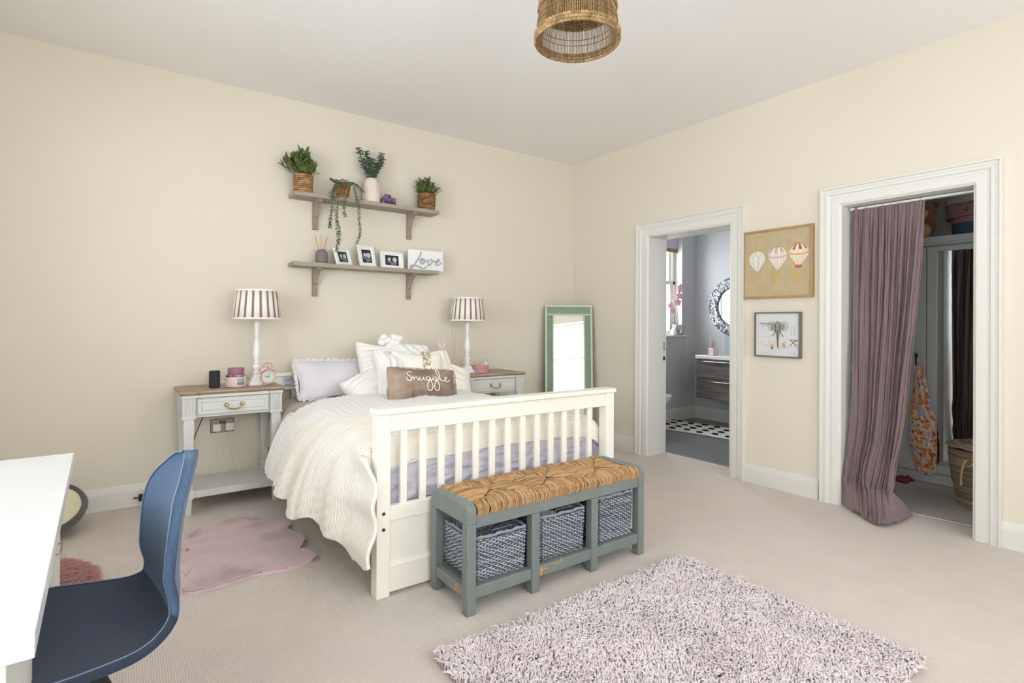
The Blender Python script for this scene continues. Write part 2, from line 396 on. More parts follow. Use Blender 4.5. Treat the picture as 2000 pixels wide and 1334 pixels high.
# left wall with two windows, front wall (behind the camera) with two windows
def wall_with(name, ax, a, t, lo, hi, wins):
    b = MB(); cuts = sorted(wins); cur = lo
    for (p0, p1, z0, z1) in cuts:
        segs = [(cur, p0, 0, CH), (p0, p1, 0, z0), (p0, p1, z1, CH)]; cur = p1
        for q0, q1, h0, h1 in segs:
            b.box(a, q0, h0, a+t, q1, h1) if ax == 'x' else b.box(q0, a, h0, q1, a+t, h1)
    b.box(a, cur, 0, a+t, hi, CH) if ax == 'x' else b.box(cur, a, 0, hi, a+t, CH)
    return struct(b.build(name, 'cream_wall', smooth=0))
wall_with('wall_left', 'x', -5.3, .3, -5.6, 0, [(-3.15, -1.65, .85, 2.35), (-5.0, -3.7, .95, 2.4)])
wall_with('wall_front', 'y', -5.9, .3, -5.3, WT, [(-4.05, -2.55, .9, 2.4), (-2.05, -.55, .9, 2.4)])
def window(name, ax, a, p0, p1, z0, z1, slats=False):
    b = MB()
    def bx(q0, q1, h0, h1, d0, d1):
        b.box(a+d0, q0, h0, a+d1, q1, h1) if ax == 'x' else b.box(q0, a+d0, h0, q1, a+d1, h1)
    f = .05
    bx(p0, p0+f, z0, z1, 0, .06); bx(p1-f, p1, z0, z1, 0, .06); bx(p0+f, p1-f, z0, z0+f, 0, .06); bx(p0+f, p1-f, z1-f, z1, 0, .06)
    zc = (z0+z1)/2; bx(p0+f, p1-f, zc-.025, zc+.025, 0, .059)
    pc = (p0+p1)/2; bx(pc-.012, pc+.012, z0, z1, .02, .04)
    o = struct(b.build(name, 'trim', bevel=.004))
    b = MB()
    if ax == 'x': b.box(a+.028, p0+f, z0+f, a+.032, p1-f, z1-f)
    else: b.box(p0+f, a+.028, z0+f, p1-f, a+.032, z1-f)
    b.build('pane', 'glass', o, smooth=0)
    return o
w1 = window('window_1', 'x', -5.22, -3.15, -1.65, .85, 2.35)
w2 = window('window_2', 'x', -5.22, -5.0, -3.7, .95, 2.4)
w3 = window('window_3', 'y', -5.82, -4.05, -2.55, .9, 2.4)
w4 = window('window_4', 'y', -5.82, -2.05, -.55, .9, 2.4)
# plantation shutters in the left window (seen in the wardrobe mirror)
for (y0, y1) in ((-3.14, -2.65), (-2.65, -2.15), (-2.15, -1.66)):
    sh = MB(); sh.box(-5.06, y0, .86, -5.03, y0+.045, 2.34); sh.box(-5.06, y1-.045, .86, -5.03, y1, 2.34)
    sh.box(-5.06, y0, .86, -5.03, y1, .93); sh.box(-5.06, y0, 2.27, -5.03, y1, 2.34)
    fr = sh.build('shutter_frame', 'slat', w1, smooth=0)
    z = .97
    while z < 2.26:
        sl = MB(); k = sl.box(-.028, y0+.05, -.003, .028, y1-.05, .003)
        sl.xf(k, Matrix.Translation((-5.045, 0, z)) @ Matrix.Rotation(R(-12), 4, 'Y'))
        sl.build('slat', 'slat', fr, smooth=0); z += .062

# skirting boards
def skirt(name, path_ax, a, p0, p1, sgn, m_='trim', h=.142):
    # profile in (distance from wall, z)
    pr = [(0, 0), (.018, 0), (.018, h*.70), (.015, h*.72), (.015, h*.78), (.010, h*.86), (.010, h*.93), (.006, h), (0, h)]
    b = MB()
    if path_ax == 'x': b.prism([(a+sgn*d, z) for d, z in pr], 'x', p0, p1)
    else: b.prism([(a+sgn*d, z) for d, z in pr], 'y', p0, p1)
    return struct(b.build(name, m_, smooth=30))
skirt('baseboard_back', 'x', 0, -5, 0, -1)
skirt('baseboard_right', 'y', 0, -.89, -.018, -1)
skirt('baseboard_right', 'y', 0, -2.512, -1.96, -1)
skirt('baseboard_right', 'y', 0, -5.6, -3.47, -1)
skirt('baseboard_left', 'y', -5, -5.6, 0, 1)
skirt('baseboard_front', 'x', -5.6, -5, 0, 1)

# architraves + linings
def casing(name, y0, y1, zt, cw, lining=WT):
    o0, o1, ot = y0-cw, y1+cw, zt+cw
    prof = [(0, .006), (.010, .016), (.02, .018), (.42*cw, .020), (.45*cw, .014), (.55*cw, .016), (.62*cw, .026), (.74*cw, .028), (.78*cw, .020), (.88*cw, .022), (.92*cw, .034), (cw, .034), (cw, 0), (0, 0)]
    b = MB()
    def P(d, t, k):   # d distance outward from the opening, k corner
        y, z = [(y1+d, 0), (y1+d, zt+d), (y0-d, zt+d), (y0-d, 0)][k]
        return (-t, y, z)
    n = len(prof); vs = [P(d, t, k) for k in range(4) for d, t in prof]
    fs = [(k*n+i, k*n+(i+1) % n, (k+1)*n+(i+1) % n, (k+1)*n+i) for k in range(3) for i in range(n)]
    fs += [tuple(range(n)), tuple(3*n+i for i in range(n))[::-1]]
    b.add(vs, fs)
    o = struct(b.build(name, 'trim', smooth=25))
    b = MB(); t = .004
    b.box(-.004, y1-t, 0, lining+.004, y1+.001, zt); b.box(-.004, y0-.001, 0, lining+.004, y0+t, zt); b.box(-.004, y0+t, zt-t, lining+.004, y1-t, zt+.001)
    b.build('lining', 'trim', o, smooth=0)
    return o
T1 = casing('trim_1', D1[0], D1[1], D1[2], .128)
T2 = casing('trim_2', D2[0], D2[1], D2[2], .122)
b = MB(); b.box(.200, D1[1]-.0065, .955, .226, D1[1]-.003, 1.03); b.build('latch_plate', 'chrome', T1, smooth=0)
b = MB(); b.box(.200, D1[1]-.0065, .862, .226, D1[1]-.003, .898); b.build('latch_plate', 'bronze', T1, smooth=0)
b = MB(); b.prism([(.222, 0), (.228, .006), (.256, .006), (.262, 0)], 'y', D1[0]+.012, D1[1]-.012)
struct(b.build('trim_3', 'foil', smooth=0), 'silver threshold strip at the bathroom doorway')

# bathroom shell
BX = 2.126
b = MB(); b.box(.24, -2.3, -.06, BX, 0, 0); fl = struct(b.build('floor', 'bath_floor', smooth=0), 'grey vinyl bathroom floor')
b = MB(); b.box(WT, -2.4, 2.6, BX+.1, .1, 2.7); struct(b.build('ceiling', 'ceiling', smooth=0), 'bathroom ceiling')
b = MB(); b.box(BX, -2.4, 0, BX+.1, .1, 2.6); struct(b.build('wall_bathroom_right', 'grey_wall', smooth=0))
b = MB(); b.box(WT, -2.4, 0, BX, -2.3, 2.6); struct(b.build('wall_bathroom_front', 'grey_wall', smooth=0))
WX0, WX1, WZ0, WZ1 = .85, 1.857, 1.045, 2.42
b = MB(); b.box(WT, 0, 0, WX0, .3, 2.6); b.box(WX1, 0, 0, BX, .3, 2.6); b.box(WX0, 0, 0, WX1, .3, WZ0); b.box(WX0, 0, WZ1, WX1, .3, 2.6)
struct(b.build('wall_bathroom_back', 'grey_wall', smooth=0))
b = MB(); t = .008
b.box(WX1-t, -.002, WZ0, WX1, .12, WZ1); b.box(WX0, -.002, WZ0, WX0+t, .12, WZ1); b.box(WX0, -.002, WZ1-t, WX1, .12, WZ1)
struct(b.build('trim_4', 'trim', smooth=0), 'white window reveal in the bathroom')
b = MB(); b.box(WX0-.05, -.045, WZ0-.002, WX1+.07, .12, WZ0+.018); struct(b.build('trim_5', 'trim', bevel=.004), 'white bathroom window sill')
b = MB()
for x0, x1, z0, z1, d0, d1 in ((WX1-.055, WX1-.01, WZ0, WZ1, .10, .16), (WX0, WX0+.05, WZ0, WZ1, .10, .16), (WX0, WX1, WZ0+.015, WZ0+.075, .10, .16), (WX0, WX1, 1.70, 1.745, .10, .16),
                               (WX1-.11, WX1-.07, 1.745, WZ1, .12, .17), (WX1-.10, WX1-.06, WZ0, 1.70, .11, .15), (1.35, 1.375, WZ0, WZ1, .11, .15), (WX0, WX1, 2.37, WZ1, .10, .16)):
    b.box(x0, d0, z0, x1, d1, z1)
wb = struct(b.build('window_5', 'trim', bevel=.004), 'white sash window in the bathroom')
b = MB(); b.box(WX0+.05, .13, WZ0+.06, WX1-.055, .134, 2.37); b.build('pane', 'glass', wb, smooth=0)
skirt('baseboard_bathroom_back', 'x', 0, WT+.01, BX, -1, h=.15)
skirt('baseboard_bathroom_right', 'y', BX, -2.3, -.018, -1, h=.15)
b = MB(); b.box(WX0+.02, .075, 2.15, WX1-.012, .082, 2.40); bl = b.build('roller_blind', 'blind', smooth=0)
tag(bl, 'pale lilac blind with a brown wooden bottom bar in the bathroom window', 'blind')
b = MB(); b.box(WX0+.02, .068, 2.105, WX1-.012, .088, 2.152); b.build('bottom_bar', 'blind_wood', bl, smooth=0)
cdo = MB(); cdo.tube([(1.93, -.012, 1.06), (1.925, -.012, .8), (1.93, -.014, .50)], .0018, 5); cdo.lathe([(.001, -.03), (.005, -.025), (.004, 0), (.001, .003)], (1.93, -.014, .495), 8)
tag(cdo.build('pull_cord', 'white_plastic'), 'thin white pull cord hanging on the grey bathroom wall below the sill', 'cord')

# closet shell
CX = 1.75
b = MB(); b.box(.19, D2[0], -.05, .25, D2[1], .002); b.box(.25, -4.2, -.05, CX, -2.402, .002); struct(b.build('floor', 'closet_carpet', smooth=0), 'dark grey closet carpet')
b = MB(); b.tube([(.165, D2[1]-.02, .003), (.20, -3.1, .006), (.235, D2[0]+.02, .003)], .004, 6); struct(b.build('trim_6', 'closet_wall'), 'raw carpet join in the closet doorway')
b = MB(); b.box(WT, -4.3, 2.5, CX+.1, -2.32, 2.6); struct(b.build('ceiling', 'closet_wall', smooth=0), 'closet ceiling')
b = MB(); b.box(CX, -4.3, 0, CX+.1, -2.35, 2.5); struct(b.build('wall_closet_right', 'closet_wall', smooth=0))
b = MB(); b.box(WT, -2.45, 0, CX, -2.402, 2.5); struct(b.build('wall_closet_back', 'closet_wall', smooth=0))
b = MB(); b.box(WT, -4.3, 0, .65, -4.2, 2.5); b.box(1.25, -4.3, 0, CX, -4.2, 2.5); b.box(.65, -4.3, 0, 1.25, -4.2, 1.1); b.box(.65, -4.3, 2.1, 1.25, -4.2, 2.5)  # opening made for the added closet light
struct(b.build('wall_closet_front', 'closet_wall', smooth=0))
window('added_closet_window', 'y', -4.29, .65, 1.25, 1.1, 2.1)  # invented window, out of view, added to let the closet fill light in
# ================================================================== BED
BED = Vector((-2.267, -1.03, 0))
bed = thing('bed', 'cream painted double bed frame with a slatted footboard and bolt caps on its post', 'bed', BED)
def P_(name, m_, fn, parent=bed, **k):
    b = MB(parent.location if parent.type == 'EMPTY' else parent.parent.location); fn(b); return b.build(name, m_, parent, **k)
# footboard
post_l = P_('bed_post', 'cream_bed', lambda b: b.box(-2.997, -2.061, 0, -2.935, -1.999, .797), bevel=.003)
P_('bed_post', 'cream_bed', lambda b: b.box(-1.600, -2.061, 0, -1.538, -1.999, .797), bevel=.003)
for z in (.367, .298):
    P_('bolt_cap', 'bronze', lambda b: b.xf(b.lathe([(.0001, -.001), (.0075, 0), (.0078, .002), (.004, .003)], (0, 0, 0), 14), Matrix.Translation((-2.966, -2.061, z)) @ Matrix.Rotation(R(90), 4, 'X')))
P_('top_cap', 'cream_bed', lambda b: b.box(-3.006, -2.072, .797, -1.529, -1.985, .822), bevel=.005)
P_('top_rail', 'cream_bed', lambda b: b.box(-2.935, -2.050, .718, -1.600, -2.018, .797), bevel=.003)
P_('middle_rail', 'cream_bed', lambda b: b.box(-2.935, -2.050, .325, -1.600, -2.018, .391), bevel=.003)
P_('footboard_panel', 'cream_bed', lambda b: b.box(-2.935, -2.040, .13, -1.600, -2.024, .33))
P_('bottom_rail', 'cream_bed', lambda b: b.prism([(-2.052, .014), (-2.052, .128), (-2.040, .142), (-2.018, .142), (-2.018, .014)], 'x', -2.935, -1.600), bevel=.002)
for i in range(13):
    x = -2.864+.09575*i
    P_('slat', 'cream_bed', lambda b: b.box(x-.016, -2.043, .389, x+.016, -2.027, .720), bevel=.002)
# headboard
for x0, x1 in ((-2.997, -2.935), (-1.600, -1.538)):
    P_('bed_post', 'cream_bed', lambda b: b.box(x0, -.095, 0, x1, -.035, .80), bevel=.003)
P_('top_cap', 'cream_bed', lambda b: b.box(-3.006, -.108, .80, -1.529, -.026, .824), bevel=.005)
P_('top_rail', 'cream_bed', lambda b: b.box(-2.935, -.082, .700, -1.600, -.050, .80), bevel=.003)
P_('middle_rail', 'cream_bed', lambda b: b.box(-2.935, -.082, .30, -1.600, -.050, .38), bevel=.003)
for i in range(13):
    x = -2.842+.0935*i
    P_('slat', 'cream_bed', lambda b: b.box(x-.016, -.074, .378, x+.016, -.058, .702), bevel=.002)
for x0, x1 in ((-2.985, -2.955), (-1.58, -1.55)):
    P_('side_rail', 'cream_bed', lambda b: b.box(x0, -2.0, .22, x1, -.095, .38), bevel=.003)
lab = P_('care_label', 'label', lambda b: b.box(-2.918, -.0845, .716, -2.812, -.082, .792), smooth=0)
def lines(b):
    for z, x1 in ((.775, -2.855), (.766, -2.862), (.738, -2.868), (.729, -2.875)): b.box(-2.910, -.0855, z, x1, -.0844, z+.0032)
    for z in (.770, .735)*1: b.xf(b.lathe([(.0001, -.0002), (.012, 0), (.012, .0008)], (0, 0, 0), 14), Matrix.Translation((-2.832, -.0845, z)) @ Matrix.Rotation(R(90), 4, 'X'))
P_('label_print', 'label_dk', lines, lab, smooth=0)

# mattress + lilac sheet
b = MB(BED); b.box(-2.93, -1.955, .385, -1.605, -.11, .585)
mt_ = b.build('mattress', 'cream_fab', bevel=.04, seg=4); tag(mt_, 'pale mattress lying in the cream bed frame under the bedding', 'mattress'); mt_.location = BED
def sheet(u, v):   # u along x at the foot, v down
    x = -2.945+u*1.365
    z = .60-v*.262+.004*nz(x, v, 3, 6)
    f = (.4+v)*(.008*math.sin(x*40+5*nz(x, v, 0, 5))+.020*nz(x, v*1.2+x*.4, 2, 11)+.010*abs(nz(x+v*.8, v*2, 7, 24)))
    diag = .010*math.sin(34*(x+.6*v))*max(0, 1-abs(x+2.85)*5)
    y = -1.975-.006*v-f*.75-diag
    if v < .12: y += (.12-v)*.5
    if x > -1.66: y += (x+1.66)*.6
    return (x, max(y, -2.013), z)
b = MB(BED); b.grid(sheet, 220, 40)
def sheet_side(u, v):
    y = -1.97+u*1.8; x = -1.592-.01*v+.012*nz(y, v, 4, 9); return (x, y, .60-v*.25)
b.grid(sheet_side, 60, 12)
o = b.build('bed_sheet', 'lilac', smooth=180); o.location = BED
tag(o, 'crumpled lilac-grey sheet hanging behind the footboard slats', 'sheet')

# beige quilted blanket at the head, under the duvet
bl_path = crom([(-3.045, 0, .33), (-3.03, 0, .42), (-3.01, 0, .52), (-2.96, 0, .595), (-2.86, 0, .628), (-2.6, 0, .63), (-2.2, 0, .63), (-1.8, 0, .63), (-1.66, 0, .62), (-1.575, 0, .58)], 8)
def path_at(path, s):
    t = s*(len(path)-1); i = min(int(t), len(path)-2); return path[i].lerp(path[i+1], t-i)
def blanket(u, v):
    p = path_at(bl_path, u); y = -.13-.60*v
    w_ = max(0, 1-u*3.2)
    return (p.x-.012*w_*math.sin(y*30)+.01*nz(p.x, y, p.z, 6)*w_-.03*w_*v, y-.05*w_, p.z+.006*nz(p.x, y, 0, 5)+.006*(v < .03))
b = MB(BED); b.grid(blanket, 90, 40)
o = b.build('blanket', 'beige', smooth=180, solid=.014); o.location = BED
tag(o, 'beige quilted blanket showing at the head end under the white duvet', 'blanket')

# duvet
d_path = crom([(-3.165, 0, .245), (-3.145, 0, .33), (-3.11, 0, .43), (-3.065, 0, .53), (-3.005, 0, .605), (-2.92, 0, .655), (-2.78, 0, .678), (-2.55, 0, .686), (-2.2, 0, .690), (-1.85, 0, .680), (-1.68, 0, .660), (-1.585, 0, .612), (-1.555, 0, .54), (-1.552, 0, .47)], 12)
crease = [(.0, -1.06), (.10, -1.00), (.20, -.98), (.27, -1.02), (.34, -1.14), (.42, -1.32), (.55, -1.52), (.8, -1.75), (1, -1.9)]
def duvet(u, v):
    uu_ = u**1.15 if u < .5 else u
    p = path_at(d_path, u)
    hang = max(0, min(1, (-2.985-p.x)/.045)); hang = hang*hang*(3-2*hang)
    yh = -.60-.02*math.sin(p.x*9)+.06*hang-.10*max(0, min(1, (-2.62-p.x)/.2))*(1-hang)
    drop = .085*(1-hang)
    L_ = (yh+1.962); tot = L_+drop*1.25+hang*.12
    s = v*tot
    if s < L_ or hang > .02:
        y = yh-s*(1-.0*hang); z = p.z; x = p.x
        if hang <= .02 and s > L_-.05: z -= .02*((s-L_+.05)/.05)**2
        if hang > .02:
            y = yh-v*((yh+2.02)+.065*max(0, min(1, (.60-p.z)/.12))+.02*max(0, (.36-p.z)/.12)) if hang > .5 else max(y, -1.985)
            ff = max(0, min(1, (-1.35-y)/.5)); x = x+(.085*ff)*max(0, min(1, (.62-p.z)/.37)); z -= .055*ff*max(0, (.40-p.z)/.16)
            x = min(x, -3.012) if y < -1.98 else x
    else:
        q = s-L_; y = -1.962-.022*min(1, q/.04); z = p.z-.02-q; x = p.x
    # shape
    low = max(0, min(1, (.62-p.z)/.35))*(1 if p.x < -2.5 else .5)
    top = 1-low
    n1 = nz(x*.8, y, 1, 2.4); n2 = nz(x, y, 5, 6); n3 = nz(x, y, z, 14)
    fold = math.sin(y*17+2.2*n1+z*3)*.55+math.sin(y*31+4*n2)*.28
    x -= low*(.030*fold+.03*n1+.012*n2)*(1 if y > -1.7 else max(.35, 1-(-1.7-y)*2.2))
    z += top*(.018*n1+.012*n2+.003*n3)*(.4 if hang <= .02 and s > L_-.08 else 1)
    yc = interp(crease, u); d = yc-y       # >0 on the foot side
    st = 1/(1+math.exp(-max(-40, min(40, d/.012)))); lip = math.exp(-(d/.03)**2)
    if u < .5:
        kk = (1 if u < .3 else max(0, 1-(u-.3)*5))
        if low > .2: x -= kk*(.018*st-.012*lip)
        else: z += kk*(.012*st+.004*lip)
    if p.z < .30 and p.x < -3:          # scalloped bottom hem, tip at the foot
        e = (.30-p.z)/.055
        z += e*(.020*math.sin(y*11+1)+.012*math.sin(y*23)) - e*.03*max(0, min(1, (-1.9-y)/.15))
        if y > -.75: z += e*.02*(y+.75)/.15
    # ribs of the fabric
    if d > 0: z += top*.0022*math.sin(y*150+6*n2); x -= low*.0022*math.sin((z+y*.5)*120+5*n2)
    else: z += top*.0022*math.sin(x*150+6*n2); x -= low*.003*math.sin(y*150+5*n2)
    # left bottom corner, rounded towards the head
    if hang > 0.5 and v < .12: x += .035*(1-v/.12)**2; z += .03*(1-v/.12)**2*low
    if x > -3.008 and y < -1.975: y = -1.975-.012*min(1, (-1.975-y)/.1)
    if x < -2.995 and y < -1.6:
        f2 = max(0, min(1, (-1.70-y)/.28)); f2 = f2*f2*(3-2*f2)
        xt = -3.016-.20*max(0, .36-z)-.010*(1+math.sin(z*34)); x = x*(1-f2)+xt*f2; y -= f2*.03*max(0, min(1, (.60-z)/.1))
    return (x, y, max(z, .16))
b = MB(BED)
b.grid(duvet, 260, 330, mif=lambda u, v: 0 if interp(crease, u) < (-.60-(v*1.45)) else 1)
o = b.build('duvet', ['duvet', 'duvet_b'], smooth=180, solid=.016); o.location = BED
tag(o, 'white crinkled duvet with a cream ribbed half hanging off the left side of the bed', 'duvet')

# ------------------------------------------------------------------ cushions
def cushion(w_, h_, t_, n=44, puff=.42, dispf=None, pinch=.10, corner=.0):
    b = MB()
    for sg in (1, -1):
        def f(i, j):
            u = 2*i-1; v = 2*j-1
            e = max(0, (1-abs(u)**2.0))*max(0, (1-abs(v)**2.0)); z = t_/2*e**.5
            px = pinch*(1-abs(v)**2*0)*(1-v*v)*(abs(u)**6)*.5; py = pinch*(1-u*u)*(abs(v)**6)*.5
            x = u*w_/2*(1-px*.5)*(1-.10*v**4*u*u)*(1-.07*(1-v*v)); y = v*h_/2*(1-py*.5)*(1-.10*u**4*v*v)*(1-.07*(1-u*u))
            zz = sg*z
            x += .085*h_*nz(x, y, w_*7, 4.5); y += .085*h_*nz(y, x, h_*9+2, 4.5)-.035*h_*max(0, v)*(1-u*u)
            if dispf:
                dx, dy, dz = dispf(x, y, sg, u, v); x += dx; y += dy; zz += sg*dz
            return (x, y, zz)
        b.grid((lambda i, j: f(i, j)) if sg > 0 else (lambda i, j: f(1-i, j)), n, n)
    bmesh_merge(b); return b
def bmesh_merge(b):
    bm = bmesh.new(); vs = [bm.verts.new(v) for v in b.v]
    for f, m_ in zip(b.f, b.mi):
        try: bm.faces.new([vs[i] for i in f]).material_index = m_
        except ValueError: pass
    bmesh.ops.remove_doubles(bm, verts=bm.verts, dist=1e-4)
    bm.verts.index_update(); b.v = [v.co.copy() for v in bm.verts]; b.f = [tuple(v.index for v in f.verts) for f in bm.faces]; b.mi = [f.material_index for f in bm.faces]; bm.free()
def place(o, loc, rx=0, ry=0, rz=0):
    o.location = loc; o.rotation_euler = (R(rx), R(ry), R(rz)); return o
def wrinkle(a, s):
    return lambda x, y, sg, u, v: (a*.4*nz(x, y, sg*3, s), a*.4*nz(y, x, 2+sg, s), a*nz(x, y, sg*5, s)*(1-abs(u)**8)*(1-abs(v)**8))
def ruffle(b, w_, h_, d, k=60, parts=1):
    # frilled edge band round the cushion
    per = [];  n = 4*k
    for i in range(n):
        t = i/n*4; s = t % 1; q = int(t)
        c = [(-1+2*s, -1), (1, -1+2*s), (1-2*s, 1), (-1, 1-2*s)][q]
        per.append(Vector((c[0]*w_/2*.985*(1-.07*c[1]**4*c[0]**2)*(1-.07*(1-c[1]**2)), c[1]*h_/2*.985*(1-.07*c[0]**4*c[1]**2)*(1-.07*(1-c[0]**2)), 0)))
    vs = []
    for j in range(4):
        for i, p in enumerate(per):
            o_ = Vector((p.x/(w_/2), p.y/(h_/2), 0)); o_.normalize()
            vs.append(p+o_*d*j/3*(1+.2*math.sin(i*1.7))+Vector((0, 0, .010*j/3*math.sin(i*1.25)+.008*j/3*nz(i, j, 0, .7))))
    b.add(vs, [(j*n+i, j*n+(i+1) % n, (j+1)*n+(i+1) % n, (j+1)*n+i) for j in range(3) for i in range(n)])

# pillows (local x = width, y = height, z = thickness) stood up by rx ~ 60
b = cushion(.60, .33, .18, dispf=wrinkle(.024, 5)); ruffle(b, .60, .33, .024)
o = place(b.build('pillow', 'lilac_pale', smooth=180), (-2.585, -.235, .775), 56, 2, 2)
tag(o, 'pale lilac pillow with a frilled edge leaning on the headboard beside the left nightstand', 'pillow')
b = cushion(.50, .40, .16, dispf=wrinkle(.022, 5)); ruffle(b, .50, .40, .02)
o = place(b.build('pillow', 'lilac_pale', smooth=180), (-1.86, -.225, .79), 62, 3, 0)
tag(o, 'pale pillow mostly hidden behind the knitted cushions by the right nightstand', 'pillow')
def ribs(f, a, ax=0, wob=.5, noise_=.02):
    def g(x, y, sg, u, v):
        q = (x if ax == 0 else y)+.03*wob*nz(x, y, sg, 6)
        e = (1-abs(u)**10)*(1-abs(v)**10)
        return (0, 0, e*(a*math.sin(q*f)+noise_*nz(x, y, sg*4, 5)))
    return g
# big ruched white pillow (horizontal ruching), standing behind
b = cushion(.50, .44, .24, n=110, dispf=ribs(150, .0060, 1, 1.6, .06))
o = place(b.build('pillow', 'white_knit', smooth=180), (-2.235, -.37, .845), 62, 6, 4)
tag(o, 'large white ruched pillow standing behind the other cushions', 'pillow')
# white folded fleece with flowing vertical ribs, leaning at the front left
b = cushion(.30, .42, .16, n=90, dispf=ribs(135, .0095, 0, 1.0, .04))
o = place(b.build('cushion', 'white_knit', smooth=180), (-2.30, -.61, .80), 62, 12, 10)
tag(o, 'white cushion with deep vertical ribs leaning left of the lettered brown cushion', 'cushion')
# left spreading ruched sausage part
b = cushion(.42, .30, .20, n=80, dispf=ribs(150, .0055, 1, 1.6, .04))
o = place(b.build('cushion', 'white_knit', smooth=180), (-2.405, -.50, .735), 46, -18, 14)
tag(o, 'low white ruched cushion spreading between the lilac pillow and the ribbed cushion', 'cushion')
# chunky knot on top
b = MB()
for k in range(3):
    for i in range(5):
        a = i*.9+k
        b.sphere((.035*i-.07+.01*math.sin(a), .02*math.sin(a*2), .018*k+.008*math.sin(i*2+k)), .030, 8, sc=(1.1, .9, .8))
o = place(b.build('blanket', 'white_knit', smooth=180), (-2.20, -.35, 1.045))
tag(o, 'knotted bundle of chunky white knit on top of the pillow stack', 'blanket')
b = cushion(.40, .30, .15, n=100, dispf=lambda x, y, sg, u, v: (0, 0, (1-abs(u)**10)*(1-abs(v)**10)*(.008*math.sin(x*75)*math.sin(y*75)+.02*nz(x, y, sg, 6))))
o = place(b.build('cushion', 'white_knit', smooth=180), (-2.08, -.37, .915), 70, 6, -4)
tag(o, 'chunky white bobble-knit cushion at the back of the pile under the knot', 'cushion')
b = cushion(.40, .36, .15, n=100, dispf=lambda x, y, sg, u, v: (0, 0, (1-abs(u)**10)*(1-abs(v)**10)*(.006*math.sin(x*105)+.0022*math.sin(y*210+2*math.sin(x*105)))))
o = place(b.build('cushion', 'cream_fab', smooth=180), (-1.93, -.46, .812), 70, -2, -4)
tag(o, 'cream cable-knit cushion in front of the pink bunny ears', 'cushion')
# cream cushion with gold embroidered strip
b = cushion(.42, .34, .13, dispf=wrinkle(.010, 6))
cu = place(b.build('cushion', 'cream_fab', smooth=180), (-2.085, -.60, .825), 70, 4, -5)
tag(cu, 'plain cream cushion with an embroidered gold floral strip', 'cushion')
b = MB(); r2 = random.Random(5)
for i in range(90):
    x = .045+r2.uniform(-.032, .032); y = r2.uniform(-.15, .155)
    z = .13/2*(max(0, 1-abs(x/.21)**2)*max(0, 1-abs(y/.17)**2))**.5+.0025+.010*nz(x, y, 5, 6)
    a = r2.uniform(0, PI); k = b.add([(-.010, 0, 0), (0, -.0042, .001), (.010, 0, 0), (0, .0042, .001)], [(0, 1, 2, 3)])
    b.xf(k, Matrix.Translation((x, y, z)) @ Matrix.Rotation(a, 4, 'Z'))
stuff(b.build('embroidery', 'gold_emb', cu, smooth=0))
# right ruched pillow end
b = cushion(.50, .32, .20, n=90, dispf=ribs(140, .0055, 1, 2, .04))
o = place(b.build('pillow', 'cream_fab', smooth=180), (-1.80, -.46, .75), 46, 14, -14)
tag(o, 'cream ruched pillow poking out right of the brown cushion', 'pillow')
# brown lettered cushion
b = cushion(.53, .265, .14, n=60, dispf=wrinkle(.012, 7), pinch=.12)
sn = place(b.build('cushion', 'brown_fluff', smooth=180), (-2.212, -.93, .768), 64, 5, -4)
tag(sn, 'brown faux fur cushion lettered Snuggle in cream stitching, front of the pile', 'cushion')
rs_ = np.random.RandomState(11); NF = 16000
u_ = rs_.uniform(-1, 1, NF); v_ = rs_.uniform(-1, 1, NF)
e_ = (1-np.abs(u_)**2)*(1-np.abs(v_)**2); z_ = .07*e_**.5-.002+.012*np.array([nz(float(a)*.265, float(c)*.1325, 5, 7) for a, c in zip(u_, v_)])
x_ = u_*.265*(1-.07*v_**4*u_*u_)*(1-.07*(1-v_*v_)); y_ = v_*.1325*(1-.07*u_**4*v_*v_)*(1-.07*(1-u_*u_))
d_ = np.stack([x_*1.2+rs_.normal(0, .25, NF), y_*1.2+rs_.normal(0, .25, NF)-.2, np.full(NF, .55)], 1); d_ /= np.linalg.norm(d_, axis=1, keepdims=True)
P0 = np.stack([x_, y_, z_], 1); PP = np.stack([P0, P0+d_*.007], 1)
o = strands('fur', PP, np.tile([.0009, .0002], (NF, 1)), 3, 'brown_fluff', sn); stuff(o)
# 'Snuggle' traced as strokes, pixel coordinates of a close view -> cushion plane
def sm(pts, n=5): return crom([(p[0], p[1], 0) for p in pts], n)
SN = [[(1085, 805), (1068, 785), (1035, 790), (1020, 825), (1050, 850), (1068, 880), (1050, 915), (1015, 905), (1005, 870)],
      [(1050, 900), (1075, 880), (1092, 858), (1100, 880), (1092, 905), (1108, 872), (1135, 862), (1143, 885), (1150, 905), (1172, 890), (1180, 862), (1178, 890), (1195, 908), (1222, 888), (1230, 862), (1232, 890), (1250, 905)],
      [(1312, 862), (1285, 855), (1265, 875), (1275, 905), (1300, 905), (1318, 870), (1330, 930), (1342, 985), (1325, 1035), (1292, 1038), (1270, 1000), (1280, 945), (1320, 905), (1365, 885)],
      [(1412, 862), (1385, 855), (1362, 875), (1372, 905), (1398, 905), (1415, 868), (1425, 930), (1438, 980), (1425, 1030), (1392, 1038), (1368, 1000), (1378, 945), (1412, 905), (1445, 880)],
      [(1445, 885), (1468, 830), (1470, 770), (1450, 738), (1428, 742), (1432, 790), (1452, 850), (1475, 895), (1510, 905), (1545, 890)],
      [(1535, 885), (1565, 870), (1572, 850), (1550, 845), (1535, 868), (1545, 898), (1580, 905), (1612, 880)]]
b = MB()
for st in SN:
    pts = []
    for p in sm(st, 4):
        x = (p.x-1255)/1000*.53*.98-.01; y = -(p.y-895)/1000*.53*1.0+.018
        z = .07*(max(0, 1-abs(x/.265)**2)*max(0, 1-abs(y/.1325)**2))**.5+.006+.012*nz(x, y, 5, 7)
        pts.append((x, y, z))
    b.tube(pts, .0037, 6)
